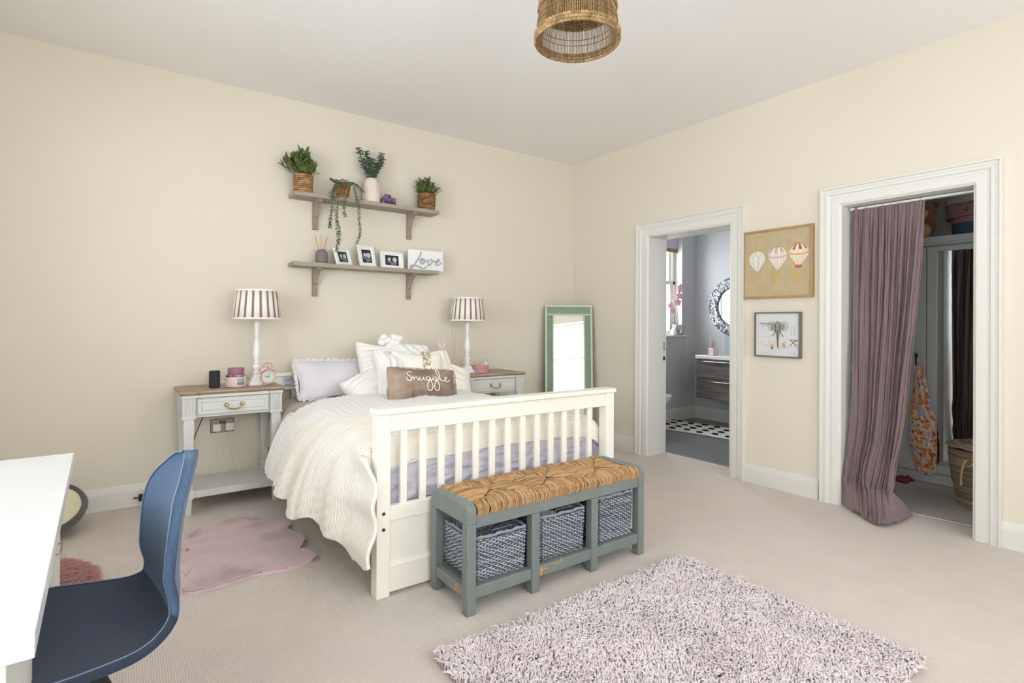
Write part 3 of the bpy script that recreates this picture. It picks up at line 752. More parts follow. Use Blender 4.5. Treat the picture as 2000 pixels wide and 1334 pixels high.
b.build('lettering', 'thread', sn)
# pink bunny ears
b = MB()
for s in (-1, 1):
    b.tube([(s*.010, 0, .045), (s*.004, 0, .075), (s*.016, 0, .118), (s*.030, 0, .128), (s*.038, 0, .112), (s*.030, 0, .075), (s*.016, 0, .047)], .0042, 6)
b.tube([(math.cos(PI*i/12)*.034, 0, math.sin(PI*i/12)*.034+.01) for i in range(13)], .0045, 6)
b.tube([(-.034, 0, .01), (-.034, 0, -.08), (.034, 0, -.08), (.034, 0, .01)], .0045, 6)
bn = b.build('bunny_ears', 'pink'); place(bn, (-1.722, -.29, .945), -8, 0, -12); bn.scale = (.95, .95, .85)
tag(bn, 'pale pink bunny ears peeking over the knitted cushion', 'toy')
for s in (-1, 1):
    b = MB(); b.sphere((s*.021, 0, .088), .009, 8, sc=(.8, .3, 2.6)); b.build('inner_ear', 'pink', bn)

# ================================================================== NIGHTSTANDS
def nightstand(name, label, loc):
    t = thing(name, label, 'nightstand', loc, 0, 'painted nightstands beside the bed')
    def P(n, m_, fn, par=None, **k):
        b = MB(); fn(b); return b.build(n, m_, par or t, **k)
    # local: x -.305...305, y 0 (wall) .. -.42 front ; loc is base centre at the wall
    X = .305; Y = -.425
    def top(b):
        poly = [(-X, .0), (X, .0), (X, Y), (X-.095, Y), (X-.10, Y+.012), (-X+.10, Y+.012), (-X+.095, Y), (-X, Y)]
        b.prism([(p[0], p[1]) for p in poly], 'z', .752, .765)
        b.prism([(p[0]*.985, p[1]*.985-.001) for p in poly], 'z', .741, .753, 1)
    tp = P('top', ['top_wood', 'top_edge'], top, bevel=.003)
    P('cornice', 'sage', lambda b: (b.box(-X+.015, Y+.022, .722, X-.015, -.002, .742), b.box(-X+.012, Y+.008, .724, -X+.098, Y+.03, .742), b.box(X-.098, Y+.008, .724, X-.012, Y+.03, .742)), bevel=.003)
    P('apron', 'sage', lambda b: (b.box(-X+.035, Y+.05, .598, X-.035, Y+.07, .724), b.box(-X+.035, -.03, .598, X-.035, -.01, .724), b.box(-X+.032, Y+.05, .598, -X+.05, -.01, .724), b.box(X-.05, Y+.05, .598, X-.032, -.01, .724)), bevel=.001)
    for s in (-1, 1):
        for yy in (Y+.045, -.035):
            cx = s*(X-.052)
            def pil(b):
                b.box(cx-.036, yy-.024, .604, cx+.036, yy+.024, .724)
                if yy < -.2:
                    for q in (-.022, -.007, .008, .023): b.box(cx+q-.0045, yy-.030, .616, cx+q+.0045, yy-.023, .716)
            P('fluted_post', 'sage', pil, bevel=.002)
            def leg(b):
                b.box(cx-.040, yy-.029, .594, cx+.040, yy+.029, .605)
                b.frustum((cx, yy), .555, .594, .030, .024, .026, .021)
                b.frustum((cx, yy), .20, .556, .0185, .0185, .030, .024)
                b.box(cx-.0225, yy-.0225, .155, cx+.0225, yy+.0225, .20)
                b.box(cx-.026, yy-.026, .072, cx+.026, yy+.026, .155) if 0 else None
                b.frustum((cx, yy), 0, .105, .0165, .0165, .021, .021)
                b.box(cx-.028, yy-.028, .100, cx+.028, yy+.028, .157)
                if yy < -.2:     # proud border lines of the recessed leg panel
                    for q in (-1, 1): b.tube([(cx+q*.0115, yy-.0195, .23), (cx+q*.0165, yy-.0228, .52)], .0022, 4)
                    b.tube([(cx-.0165, yy-.0228, .52), (cx+.0165, yy-.0228, .52)], .0022, 4)
                    for q in (-1, 1): b.tube([(cx+q*.009, yy-.017, .012), (cx+q*.011, yy-.0205, .088)], .0018, 4)
            P('leg', 'sage', leg, bevel=.0015, seg=1)
    # lower shelf
    P('lower_shelf', 'sage', lambda b: b.box(-X+.03, Y+.020, .105, X-.03, -.012, .148), bevel=.003)
    # drawer
    def drw(b):
        x0, x1, z0, z1, y = -.208, .208, .612, .716, Y+.05
        b.box(x0, y-.012, z0, x1, y+.004, z1)
        f = .018
        for (a0, a1, c0, c1) in ((x0+.006, x1-.006, z1-.006-f, z1-.006), (x0+.006, x1-.006, z0+.006, z0+.006+f), (x0+.006, x0+.006+f, z0+.006+f, z1-.006-f), (x1-.006-f, x1-.006, z0+.006+f, z1-.006-f)):
            b.box(a0, y-.018, c0, a1, y-.011, c1)
        b.box(x0+.028, y-.0155, z0+.028, x1-.028, y-.011, z1-.028)
    dr = P('drawer', 'sage', drw, bevel=.002)
    def hd(b):
        y = Y+.034
        for s in (-1, 1):
            b.xf(b.lathe([(.0001, 0), (.012, .001), (.0135, .006), (.008, .012), (.009, .017), (.0001, .020)], (0, 0, 0), 12), Matrix.Translation((s*.046, y, .668)) @ Matrix.Rotation(R(90), 4, 'X'))
        b.tube(crom([(-.046, y-.016, .668), (-.040, y-.020, .652), (-.022, y-.022, .643), (0, y-.023, .641), (.022, y-.022, .643), (.040, y-.020, .652), (.046, y-.016, .668)], 4), [.0035]*8+[.0048]*9+[.0035]*8, 8)
    P('handle', 'brass', hd, dr)
    return t
ns1 = nightstand('nightstand', 'pale grey nightstand with weathered wood top, left of the bed under the speaker and clock', (-3.296, -.022, 0))
ns2 = copy_tree(ns1); ns2.location = (-1.262, -.022, 0)
ns2['label'] = 'pale grey nightstand with weathered wood top, right of the bed under the round pink tin'

# ------------------------------------------------------------------ lamps
def lamp(name, label, loc, square):
    t = thing(name, label, 'lamp', loc, 0, 'striped table lamps on the nightstands')
    k = 4 if square else 32
    b = MB()
    if square:
        for j, (h0, h1, a0, a1) in enumerate(((0, .008, .058, .060), (.008, .03, .060, .042), (.03, .075, .042, .019))): b.frustum((0, 0), h0, h1, a0, a0, a1, a1)
    else:
        b.lathe([(.072, 0), (.073, .008), (.060, .022), (.052, .028), (.046, .045), (.024, .062), (.020, .075)], n=32)
    b.build('base', 'white_paint', t, bevel=.002 if square else 0)
    b = MB(); b.lathe([(.020, .073), (.026, .080), (.018, .090), (.016, .10), (.026, .118), (.027, .130), (.014, .142), (.020, .150), (.013, .160), (.017, .175), (.025, .205), (.026, .225), (.022, .26), (.014, .31), (.011, .335),
                             (.016, .341), (.011, .347), (.013, .36), (.016, .39), (.015, .405), (.021, .412), (.021, .424), (.014, .430), (.020, .437), (.012, .446), (.009, .475), (.008, .50)], n=24)
    b.build('stem', 'white_paint', t, smooth=60)
    z0, z1, ra, rb = .452, .655, .153, .130
    b = MB(); b.lathe([(.010, .495), (.012, .50), (.012, .55), (.006, .56)], n=12); b.tube([(0, 0, .55), (0, 0, .64)], .003, 6)
    for i in range(3):
        a = i*2*PI/3; b.tube([(0, 0, .64), (math.cos(a)*.131, math.sin(a)*.131, .64)], .0018, 4)
    b.build('lamp_holder', 'brass', t)
    ns_ = 19; per = 6; n = ns_*per
    b = MB()
    vs = []
    for (r_, z) in ((ra-.0, z0+.008), (ra-(ra-rb)*.5, (z0+z1)/2), (rb, z1-.008)):
        for i in range(n):
            q = i % per; pl = .0014*math.sin(q/per*PI)
            a = 2*PI*(i+(0))/n; vs.append(((r_+pl)*math.cos(a), (r_+pl)*math.sin(a), z))
    fs = []; ms = []
    for j in range(2):
        for i in range(n):
            fs.append((j*n+i, j*n+(i+1) % n, (j+1)*n+(i+1) % n, (j+1)*n+i)); ms.append(1 if (i % per) in (0, 1) else 0)
    b.add(vs, fs, ms)
    sh = b.build('shade', ['shade_white', 'shade_brown'], t, smooth=30)
    sd = sh.modifiers.new('s', 'SOLIDIFY'); sd.thickness = .003; sd.offset = -1
    b = MB()
    for r_, za, zb in ((ra+.0015, z0, z0+.011), (rb+.0015, z1-.011, z1)):
        b.lathe([(r_-.005, za), (r_, za), (r_, zb), (r_-.005, zb), (r_-.005, za)], n=64, cap=False); b.build('shade_trim', 'shade_white', sh); b = MB()
    return t
lp1 = lamp('table_lamp', 'striped-shade table lamp with a flared square base on the left nightstand', (-3.130, -.225, .765), True)
lp2 = lamp('table_lamp', 'striped-shade table lamp with a round turned base on the right nightstand', (-1.428, -.215, .765), False)
b = MB(); b.tube(crom([(-3.10, -.19, .772), (-3.16, -.14, .80), (-3.20, -.13, .815), (-3.24, -.10, .79), (-3.26, -.03, .77), (-3.27, -.012, .70)], 5), .002, 5)
tag(b.build('lamp_cord', 'bronze'), 'thin dark cord running behind the square-based lamp', 'cord')

# ------------------------------------------------------------------ things on the nightstands
b = MB(); b.lathe([(.028, 0), (.032, .003), (.0325, .008), (.0325, .104), (.031, .109), (.028, .111)], n=32)
o = b.build('smart_speaker', 'speaker'); o.location = (-3.392, -.275, .765); tag(o, 'charcoal cylindrical speaker on the left nightstand', 'speaker')
b = MB(); b.lathe([(.0285, .111), (.0285, .1122), (.001, .1125)], n=32, cap=False); b.build('top_plate', 'black', o)
cn = thing('scented_candle', 'pink jar candle with a mauve lid and silver label on the left nightstand', 'candle', (-3.267, -.285, .765))
b = MB(); b.lathe([(.052, 0), (.060, .004), (.0625, .014), (.0625, .066), (.060, .074), (.050, .076)], n=40); b.build('jar', 'pink', cn)
b = MB(); b.lathe([(.0605, .068), (.063, .071), (.063, .082), (.050, .085)], n=40); b.build('metal_band', 'chrome', cn)
b = MB(); b.lathe([(.050, .084), (.050, .122), (.048, .126), (.010, .127)], n=40); b.build('lid', 'mauve', cn)
b = MB(); b.grid(lambda u, v: (.0632*math.sin(.02+(u-.5)*.72+.30), -.0632*math.cos((u-.5)*.72+.32), .018+v*.042), 8, 2); lb = b.build('label', 'candle_label', cn, solid=.0006)
b = MB()
for z, a in ((.050, .5), (.040, .62), (.032, .4)): b.grid(lambda u, v: (.0639*math.sin((u-.5)*.72*a+.30), -.0639*math.cos((u-.5)*.72*a+.32), z+v*.004), 8, 2)
b.build('label_print', 'letter_grey', lb)
ck = thing('alarm_clock', 'pale pink twin-bell alarm clock on the left nightstand beside the lamp', 'clock', (-3.078, -.325, .765), R(4))
def fr(b, k, z=.060): b.xf(k, Matrix.Translation((0, 0, z)) @ Matrix.Rotation(R(90), 4, 'X'))
b = MB(); k = b.lathe([(.001, -.028), (.040, -.026), (.047, -.016), (.0485, .010), (.0465, .020), (.042, .022), (.041, .016), (.001, .016)], n=36); fr(b, k); b.build('case', 'pink_frame', ck)
b = MB(); k = b.lathe([(.001, .0165), (.0405, .0165)], n=36, cap=False); fr(b, k); fc = b.build('clock_face', 'clock_face', ck)
b = MB()
for i in range(12):
    a = i*PI/6; b.box(math.cos(a)*.034-.0011, -.0185, .060+math.sin(a)*.034-.0011, math.cos(a)*.034+.0011, -.0167, .060+math.sin(a)*.034+.0011)
b.build('hour_mark', 'label_dk', fc, smooth=0)
b = MB(); b.tube([(0, -.0195, .060), (.006, -.0195, .090)], .0012, 5); b.tube([(.004, -.0205, .058), (-.024, -.0205, .068)], .0014, 5); b.sphere((0, -.0195, .060), .003, 8); b.build('clock_hand', 'black', fc)
for s in (-1, 1):
    b = MB(); k = b.lathe([(.024, 0), (.0235, .006), (.018, .015), (.008, .020), (.001, .0215)], n=20); b.xf(k, Matrix.Translation((s*.027, 0, .105)) @ Matrix.Rotation(R(s*32), 4, 'Y')); b.build('bell', 'pink_frame', ck)
    b = MB(); b.tube([(s*.026, 0, .022), (s*.036, -.004, .001)], .004, 8); b.build('foot', 'rose', ck)
b = MB(); b.tube(crom([(-.030, 0, .125), (-.022, 0, .145), (0, 0, .153), (.022, 0, .145), (.030, 0, .125)], 4), .0025, 6); b.build('handle', 'rose', ck)
b = MB(); b.tube([(0, 0, .105), (0, 0, .128)], .002, 6); b.box(-.007, -.004, .124, .007, .004, .132); b.build('hammer', 'rose', ck)
tn = thing('round_tin', 'round pink tin on the right nightstand beside the lamp', 'tin', (-1.302, -.235, .765))
b = MB(); b.lathe([(.069, 0), (.069, .034)], n=40); b.build('tin_body', 'pink_box', tn, smooth=30)
b = MB(); b.lathe([(.0705, .034), (.0715, .036), (.0715, .060), (.069, .063), (.001, .063)], n=40, cap=False); b.build('lid', 'pink_box', tn, smooth=30)
jr = b = MB(); b.lathe([(.022, 0), (.026, .004), (.026, .06), (.016, .072), (.017, .086), (.012, .088)], n=20); o = b.build('glass_jar', 'clear'); o.location = (-1.195, -.15, .765); tag(o, 'small clear glass jar behind the pink tin', 'jar')
b = MB(); b.tube([(.02*math.cos(a*PI/8), 0, .085+.022*math.sin(a*PI/8)) for a in range(9)], .0018, 5); b.build('handle', 'chrome', o)

# ------------------------------------------------------------------ socket, plugs, cables
sk = thing('wall_socket', 'brushed metal double socket on the wall under the left nightstand', 'socket', (-3.3075, 0, .468))
b = MB(); b.box(-.074, -.006, -.047, .074, 0, .047); b.build('face_plate', 'steel_plate', sk, bevel=.002)
b = MB(); b.box(-.0735, -.007, -.0465, -.0705, -.0055, .0465); b.box(.0705, -.007, -.0465, .0735, -.0055, .0465); b.box(-.0705, -.007, .0435, .0705, -.0055, .0465); b.box(-.0705, -.007, -.0465, .0705, -.0055, -.0435); b.build('plate_border', 'bronze', sk, smooth=0)
for x in (-.010, .012):
    b = MB(); b.box(x-.008, -.012, .012, x+.008, -.005, .036); b.build('switch', 'bronze', sk, bevel=.001)
for i, (x, lbl) in enumerate(((-3.3435, 'white plug with a cable in the left half of the wall socket'), (-3.2635, 'white plug with a cable in the right half of the wall socket'))):
    b = MB(); b.box(-.026, -.036, -.024, .026, -.0065, .030); p = b.build('plug', 'white_plastic', bevel=.008, seg=3); p.location = (x, 0, .456); tag(p, lbl, 'plug')
    b = MB()
    e = [(.062, -.10, -.32), (.055, -.10, -.315)][i]
    b.tube(crom([(0, -.025, -.022), (.002, -.035, -.08), (.008+.01*i, -.055, -.16), (.035, -.08, -.25), e, (e[0]+.004, -.115, -.332+.022)], 5), .0022, 5); b.build('cable', 'white_plastic', p)
b = MB(); b.tube(crom([(-3.425, -.02, .60), (-3.435, -.03, .53), (-3.47, -.035, .44), (-3.49, -.03, .37)], 5), .003, 5)
tag(b.build('cable', 'bronze'), 'dark cable hanging behind the left nightstand beside the socket', 'cable')
b = MB(); b.box(-3.79, -.05, .035, -3.74, -.022, .075); k = b.box(-3.82, -.045, .055, -3.78, -.035, .062)
b.tube([(-3.75, -.04, .04), (-3.77, -.05, .02), (-3.73, -.07, .012)], .003, 5)
tag(b.build('charger', 'black', bevel=.003), 'small black charger on the floor against the skirting behind the chair', 'charger')
b = MB(); b.box(-.009, -.003, -.018, .003, 0, .018); b.box(.003, -.004, -.022, .006, 0, .014, 1)
o = b.build('wall_clip', ['white_plastic', 'label_dk'], smooth=0); o.location = (-1.475, 0, 1.112); tag(o, 'tiny pale clip stuck on the wall left of the right-hand lamp', 'clip')
# ================================================================== BENCH
BX0, BX1, BY0, BY1 = -2.750, -1.672, -2.405, -2.085     # y0 = front
bn_ = thing('storage_bench', 'grey-green wooden bench with a golden rush seat at the foot of the bed', 'bench', ((BX0+BX1)/2, (BY0+BY1)/2, 0))
def Q(n, m_, fn, par=bn_, **k):
    b = MB(bn_.location); fn(b); return b.build(n, m_, par, **k)
cols = [BX0, BX0+.335, BX0+.699, BX1-.044]
for i, x in enumerate(cols):
    end = i in (0, 3); tz = .3721 if end else .3531
    for y in (BY0, BY1-.044):
        Q('leg', 'bench', lambda b: b.box(x, y, 0, x+.044, y+.044, tz), bevel=.004)
for x in (BX0, BX1-.044):
    # rounded-shoulder end rail carrying over both legs
    def er(b):
        r = .03; z1 = .452; z0 = .372; ya, yb = BY0, BY1
        pts = [(ya, z0), (yb, z0)]+[(yb-r+r*math.cos(a), z1-r+r*math.sin(a)) for a in [PI/2*k/6 for k in range(7)]]+[(ya+r-r*math.sin(a), z1-r+r*math.cos(a)) for a in [PI/2*k/6 for k in range(7)]]
        b.prism(pts, 'x', x, x+.044)
    Q('end_rail', 'bench', er, smooth=30, bevel=.003)
for y in (BY0+.003, BY1-.044):
    Q('seat_rail', 'bench', lambda b: b.box(BX0+.0441, y, .353, BX1-.0441, y+.036, .408), bevel=.003)
for y in (BY0+.004, BY1-.040):
    for a, c in zip(cols, cols[1:]):
        Q('lower_rail', 'bench', lambda b: b.box(a+.044, y, .062, c, y+.036, .112), bevel=.003)
for x in cols:
    Q('side_rail', 'bench', lambda b: b.box(x+.005, BY0+.044, .062, x+.037, BY1-.044, .108), bevel=.003)
Q('base_board', 'bench', lambda b: b.box(BX0+.044, BY0+.04, .085, BX1-.044, BY1-.04, .1))
def chip(b, c, ax, s, seed):
    r_ = random.Random(seed)
    for i in range(7):
        q = [r_.uniform(-s, s) for _ in range(2)]; d = [r_.uniform(.002, .012)*s/.02, r_.uniform(.001, .004)*s/.02]
        poly = [(q[0]-d[0], q[1]*.4), (q[0], q[1]*.4-d[1]), (q[0]+d[0], q[1]*.4), (q[0]+d[0]*.2, q[1]*.4+d[1]*1.3)]
        if ax == 'y': b.add([(c[0]+p, c[1], c[2]+z) for p, z in poly], [(0, 1, 2, 3)])
        elif ax == 'x': b.add([(c[0], c[1]-p, c[2]+z) for p, z in poly], [(0, 1, 2, 3)])
        else: b.add([(c[0]+z, c[1]+p, c[2]) for p, z in poly], [(0, 1, 2, 3)])
Q('worn_patch', 'worn', lambda b: (chip(b, (-2.355, BY0+.0033, .088), 'y', .03, 2), b.add([(-2.37, BY0+.0032, .072), (-2.355, BY0+.0032, .068), (-2.35, BY0+.0032, .10), (-2.362, BY0+.0032, .108)], [(0, 1, 2, 3)])), smooth=0)
Q('worn_patch', 'worn', lambda b: chip(b, (BX0+.0045, -2.30, .085), 'x', .04, 5), smooth=0)
Q('worn_patch', 'worn', lambda b: chip(b, (BX0-.0006, -2.22, .40), 'x', .02, 8), smooth=0)
Q('worn_patch', 'worn', lambda b: chip(b, (-2.25, BY0+.0033, .106), 'y', .03, 9), smooth=0)
# rush seat: three woven panels, strands at right angles meeting on the diagonals
RX0, RX1, RY0, RY1 = BX0+.047, BX1-.047, BY0+.0, BY1-.004
pw = (RX1-RX0)/3; yc = (RY0+RY1)/2; hd_ = (RY1-RY0)/2
rs_ = np.random.RandomState(4)
paths = []; rads = []
for pnl in range(3):
    xa = RX0+pnl*pw; xc = xa+pw/2
    for side in (-1, 1):       # front / back triangles, strands run along y
        for i in range(58):
            x = xa+(i+.5)/58*pw; f = 1-abs(x-xc)/(pw/2)
            ye = yc+side*hd_*(1-f)*1.0 if 0 else yc+side*hd_*(abs(x-xc)/(pw/2))
            ye = yc+side*hd_*max(.02, 1-f)
            y0 = yc+side*hd_
            for lay in range(2):
                jx, jz = rs_.normal(0, .0028), rs_.normal(0, .0022)
                pts = [(x+jx, y0-side*.002, .405), (x+jx, y0+side*.006, .425), (x+jx*.5, y0+side*.001, .443+jz), (x, y0-side*.016, .452+jz)]
                for t in (.25, .5, .75, 1):
                    yy = (y0-side*.016)*(1-t)+ye*t; pts.append((x+jx*(1-t)+rs_.normal(0, .0015), yy+rs_.normal(0, .002), .452+.006*math.sin(t*PI)-.012*t*t+jz+rs_.normal(0, .0012)))
                paths.append(pts); rads.append([.0027+rs_.uniform(-.0007, .0009)]*8)
    for side in (-1, 1):       # side triangles, strands run along x
        for i in range(54):
            y = yc-hd_+(i+.5)/54*2*hd_; g = abs(y-yc)/hd_
            x0 = xc+side*pw/2; xe = xc+side*pw/2*g
            if abs(x0-xe) < .012: continue
            for lay in range(2):
                jy, jz = rs_.normal(0, .0028), rs_.normal(0, .0020)
                pts = []
                for t in np.linspace(0, 1, 8):
                    pts.append((x0*(1-t)+xe*t, y+jy*(1-t)+rs_.normal(0, .0012), .446+.006*math.sin(t*PI*.9)-.007*t*t*0-(.008*(1-t)**3)+jz+.002))
                paths.append(pts); rads.append([.0026+rs_.uniform(-.0007, .0009)]*8)
o = strands('rush_seat', np.array(paths)-np.array(bn_.location), np.array(rads), 5, 'rush', bn_); stuff(o)
Q('seat_pad', 'rush', lambda b: b.box(RX0, RY0+.008, .405, RX1, RY1-.008, .444))

# ------------------------------------------------------------------ wicker baskets
def basket(name, label, x0, x1, y0, y1, z0, z1, seed, tilt=0):
    t = thing(name, label, 'basket', ((x0+x1)/2, (y0+y1)/2, z0), 0, 'grey wicker baskets in the bench')
    hx, hy, h = (x1-x0)/2, (y1-y0)/2, z1-z0
    rs = np.random.RandomState(seed)
    nx, ny = 8, 8
    def ring(taper):   # stake positions round the rim
        out = []
        for i in range(nx*2): out.append((-hx+hx*2*(i+.5)/(nx*2), -hy))
        for i in range(ny*2): out.append((hx, -hy+hy*2*(i+.5)/(ny*2)))
        for i in range(nx*2): out.append((hx-hx*2*(i+.5)/(nx*2), hy))
        for i in range(ny*2): out.append((-hx, hy-hy*2*(i+.5)/(ny*2)))
        return [(p[0]*taper, p[1]*taper) for p in out]
    rp = ring(1); n = len(rp)
    P = []; 
    for (x, y) in rp: P.append([(x*.93, y*.93, .004), (x*.965, y*.965, h*.5), (x*.985, y*.985, h*.985)])
    o = strands('stakes', np.array(P), np.full((n, 3), .0032), 6, 'wicker_dark', t, tint=np.zeros(n)); stuff(o)
    rows = 21; P = []; Rr = []; tt = []
    for r_ in range(rows):
        z = .006+(h-.016)*(r_+.5)/rows; tp = .93+.055*z/h; pts = []
        for i in range(n+1):
            x, y = rp[i % n]; xn, yn = rp[(i+1) % n]
            nxv = np.array([x, y])/np.array([hx, hy]); ax = 0 if abs(nxv[0]) > abs(nxv[1]) else 1
            dirv = np.array([np.sign(x), 0]) if ax == 0 else np.array([0, np.sign(y)])
            s = 1 if (i+r_) % 2 else -1
            w_ = 1 if h > 0 else 0
            for q, am in ((0, 1), (1, 0)):
                px, py = (x, y) if q == 0 else ((x+xn)/2, (y+yn)/2)
                pts.append((px*tp+dirv[0]*s*am*.0062, py*tp+dirv[1]*s*am*.0062, z+rs.normal(0, .0009)+.002*math.sin(i*.4+r_)))
        P.append(pts); Rr.append([.0030+rs.uniform(-.0005, .0006)]*len(pts)); tt.append(rs.rand())
    tint = np.array(tt)
    o = strands('wicker_weave', np.array(P), np.array(Rr), 5, 'wicker', t, tint=tint); stuff(o)
    b = MB(); b.box(-hx*.93, -hy*.93, 0, hx*.93, hy*.93, .006); b.build('basket_base', 'wicker_dark', t)
    # braided rim
    rim = [(x*.987, y*.987, h+.002*math.sin(i*1.1)) for i, (x, y) in enumerate(rp)]
    b = MB(); b.tube(rim, .0058, 6, closed=True); b.tube([(x, y, z+.004+.003*math.sin(i*2.2)) for i, (x, y, z) in enumerate(rim)], .0034, 5, closed=True); b.build('rim', 'wicker', t)
    # carrying handle cut-out staple on the front
    b = MB(); b.tube([(-.05, -hy, h-.01), (-.05, -hy, h+.022), (.05, -hy, h+.024), (.05, -hy, h-.01)], .003, 6); b.tube([(-.045, hy, h-.01), (-.045, hy, h+.03), (.045, hy, h+.03), (.045, hy, h-.01)], .003, 6)
    b.build('handle', 'wicker_dark', t)
    b = MB()
    for k in range(4): b.tube([(-hx*.9+k*.0026, -hy-.005, h-.010), (-hx*.9+.008+k*.0026, -hy-.008, h+.006)], .0013, 4)
    b.build('corner_binding', 'wicker_tan', t)
    return t
basket('wicker_basket', 'empty grey wicker basket in the left bay of the bench', -2.698, -2.430, -2.385, -2.110, .113, .300, 1)
basket('wicker_basket', 'grey wicker basket holding grey cloth in the middle bay of the bench', -2.350, -2.075, -2.385, -2.110, .113, .315, 2)
basket('wicker_basket', 'grey wicker basket with a tan tie in the right bay of the bench', -1.985, -1.735, -2.385, -2.110, .113, .335, 3)
b = MB(); b.box(-.10, -.002, -.006, -.03, .003, .006); 
def cloth(u, v):
    x = -.115+.23*u; y = -.11+.22*v; e = (1-abs(2*u-1)**4)*(1-abs(2*v-1)**4)
    return (x, y, .06+.14*e*(.75+.5*nz(x, y, 1, 9))+.03*e*math.sin(x*50+5*nz(x, y, 2, 8)))
b = MB(); b.grid(cloth, 50, 50); o = b.build('cloth', 'lilac', smooth=180, solid=.006); o.location = (-2.212, -2.25, .118); tag(o, 'crumpled grey-blue cloth stuffed in the middle basket', 'cloth')

# ================================================================== SHAG RUG
rx0, rx1, ry0, ry1 = -2.985, -1.600, -3.600, -2.585
rg = thing('shag_rug', 'large pale mauve shaggy rug on the carpet in the foreground', 'rug', ((rx0+rx1)/2, (ry0+ry1)/2, 0), 0)
hx, hy = (rx1-rx0)/2, (ry1-ry0)/2
b = MB(); b.box(-hx+.01, -hy+.01, 0, hx-.01, hy-.01, .012); b.build('backing', 'shag_base', rg)
rs = np.random.RandomState(8)
gx, gy = 150, 117; per = 2
cxg, cyg = np.meshgrid(np.linspace(-hx, hx, gx), np.linspace(-hy, hy, gy)); cx_ = cxg.ravel()+rs.normal(0, .0030, gx*gy); cy_ = cyg.ravel()+rs.normal(0, .0030, gx*gy)
nT = len(cx_)
ang = np.array([nz(float(x), float(y), 3, 4)*4+nz(float(x), float(y), 9, 16)*2.2 for x, y in zip(cx_, cy_)]) + rs.normal(0, .75, nT)
lean = np.clip(.55+rs.normal(0, .25, nT), .05, 1.2)
tuft_t = np.clip(.62+.35*np.array([nz(float(x), float(y), 1, 7) for x, y in zip(cx_, cy_)])+rs.normal(0, .13, nT), 0, 1)
I = np.repeat(np.arange(nT), per); n = len(I)
L = rs.uniform(.026, .040, n)[:, None]
dirx = np.stack([np.cos(ang[I]+rs.normal(0, .5, n)), np.sin(ang[I]+rs.normal(0, .5, n))], 1)
le = np.clip(lean[I]+rs.normal(0, .22, n), 0, 1.3)[:, None]
base = np.stack([cx_[I]+rs.normal(0, .0025, n), cy_[I]+rs.normal(0, .0025, n), np.full(n, .008)], 1)
p1 = base+np.concatenate([dirx*L*.15*le, L*.50], 1)
p2 = base+np.concatenate([dirx*L*.50*le, L*(.86-.12*le)], 1)
p3 = base+np.concatenate([dirx*L*.92*le, L*(.98-.30*le)], 1)
PP = np.stack([base, p1, p2, p3], 1)
o = strands('pile', PP, np.tile([.0022, .0034, .0038, .0012], (n, 1))*rs.uniform(.8, 1.15, n)[:, None], 4, 'shag', rg, tint=np.clip(tuft_t[I]+rs.normal(0, .08, n), 0, 1)); stuff(o)

# ================================================================== PINK FAUX FUR MAT
ol = [(-3.095, -0.966), (-3.122, -1.012), (-3.117, -1.072), (-3.086, -1.148), (-3.093, -1.248), (-3.135, -1.333), (-3.106, -1.385), (-3.096, -1.479), (-3.142, -1.527), (-3.231, -1.543), (-3.354, -1.52), (-3.448, -1.532), (-3.538, -1.546), (-3.622, -1.547), (-3.661, -1.527), (-3.678, -1.463), (-3.665, -1.406), (-3.625, -1.339), (-3.648, -1.297), (-3.666, -1.244), (-3.665, -1.189), (-3.631, -1.093), (-3.603, -1.036), (-3.63, -1.001), (-3.636, -0.97), (-3.626, -0.882), (-3.584, -0.831), (-3.543, -0.759), (-3.465, -0.704), (-3.385, -0.664), (-3.304, -0.660), (-3.238, -0.721), (-3.171, -0.785), (-3.104, -0.887)]
fm = thing('fur_mat', 'dusty pink wavy-edged faux fur mat on the carpet beside the bed', 'rug', (-3.36, -1.17, 0))
olc = crom([(p[0]+3.36, p[1]+1.17, 0) for p in ol+[ol[0]]], 6)[:-1]
olp = [(p.x, p.y) for p in olc]
def inpoly(x, y, P):
    c = False; j = len(P)-1
    for i in range(len(P)):
        if (P[i][1] > y) != (P[j][1] > y) and x < (P[j][0]-P[i][0])*(y-P[i][1])/(P[j][1]-P[i][1])+P[i][0]: c = not c
        j = i
    return c
b = MB(); b.prism(olp, 'z', 0, .012); b.build('backing', 'pink_fur', fm)
rs = np.random.RandomState(5); pts = []
while len(pts) < 42000:
    x, y = rs.uniform(-.35, .35), rs.uniform(-.45, .53)
    if inpoly(x, y, olp): pts.append((x, y))
pts = np.array(pts); n = len(pts)
an = -.5+np.array([nz(x, y, 4, 3.5)*2.2+nz(x, y, 7, 12)*.9 for x, y in pts])+rs.normal(0, .22, n)
hh = np.array([.015+.006*nz(x, y, 2, 8) for x, y in pts])
dv = np.stack([np.cos(an), np.sin(an)], 1); ln = rs.uniform(.010, .024, n)[:, None]
base = np.concatenate([pts, np.full((n, 1), .009)], 1)
PP = np.stack([base, base+np.concatenate([dv*ln*.35, hh[:, None]*.6], 1), base+np.concatenate([dv*ln, hh[:, None]*.85], 1)], 1)
o = strands('pile', PP, np.tile([.0026, .0024, .0008], (n, 1)), 3, 'pink_fur', fm, tint=np.clip(.6+.2*np.sin(an*2.0)+rs.normal(0, .08, n), 0, 1)); stuff(o)

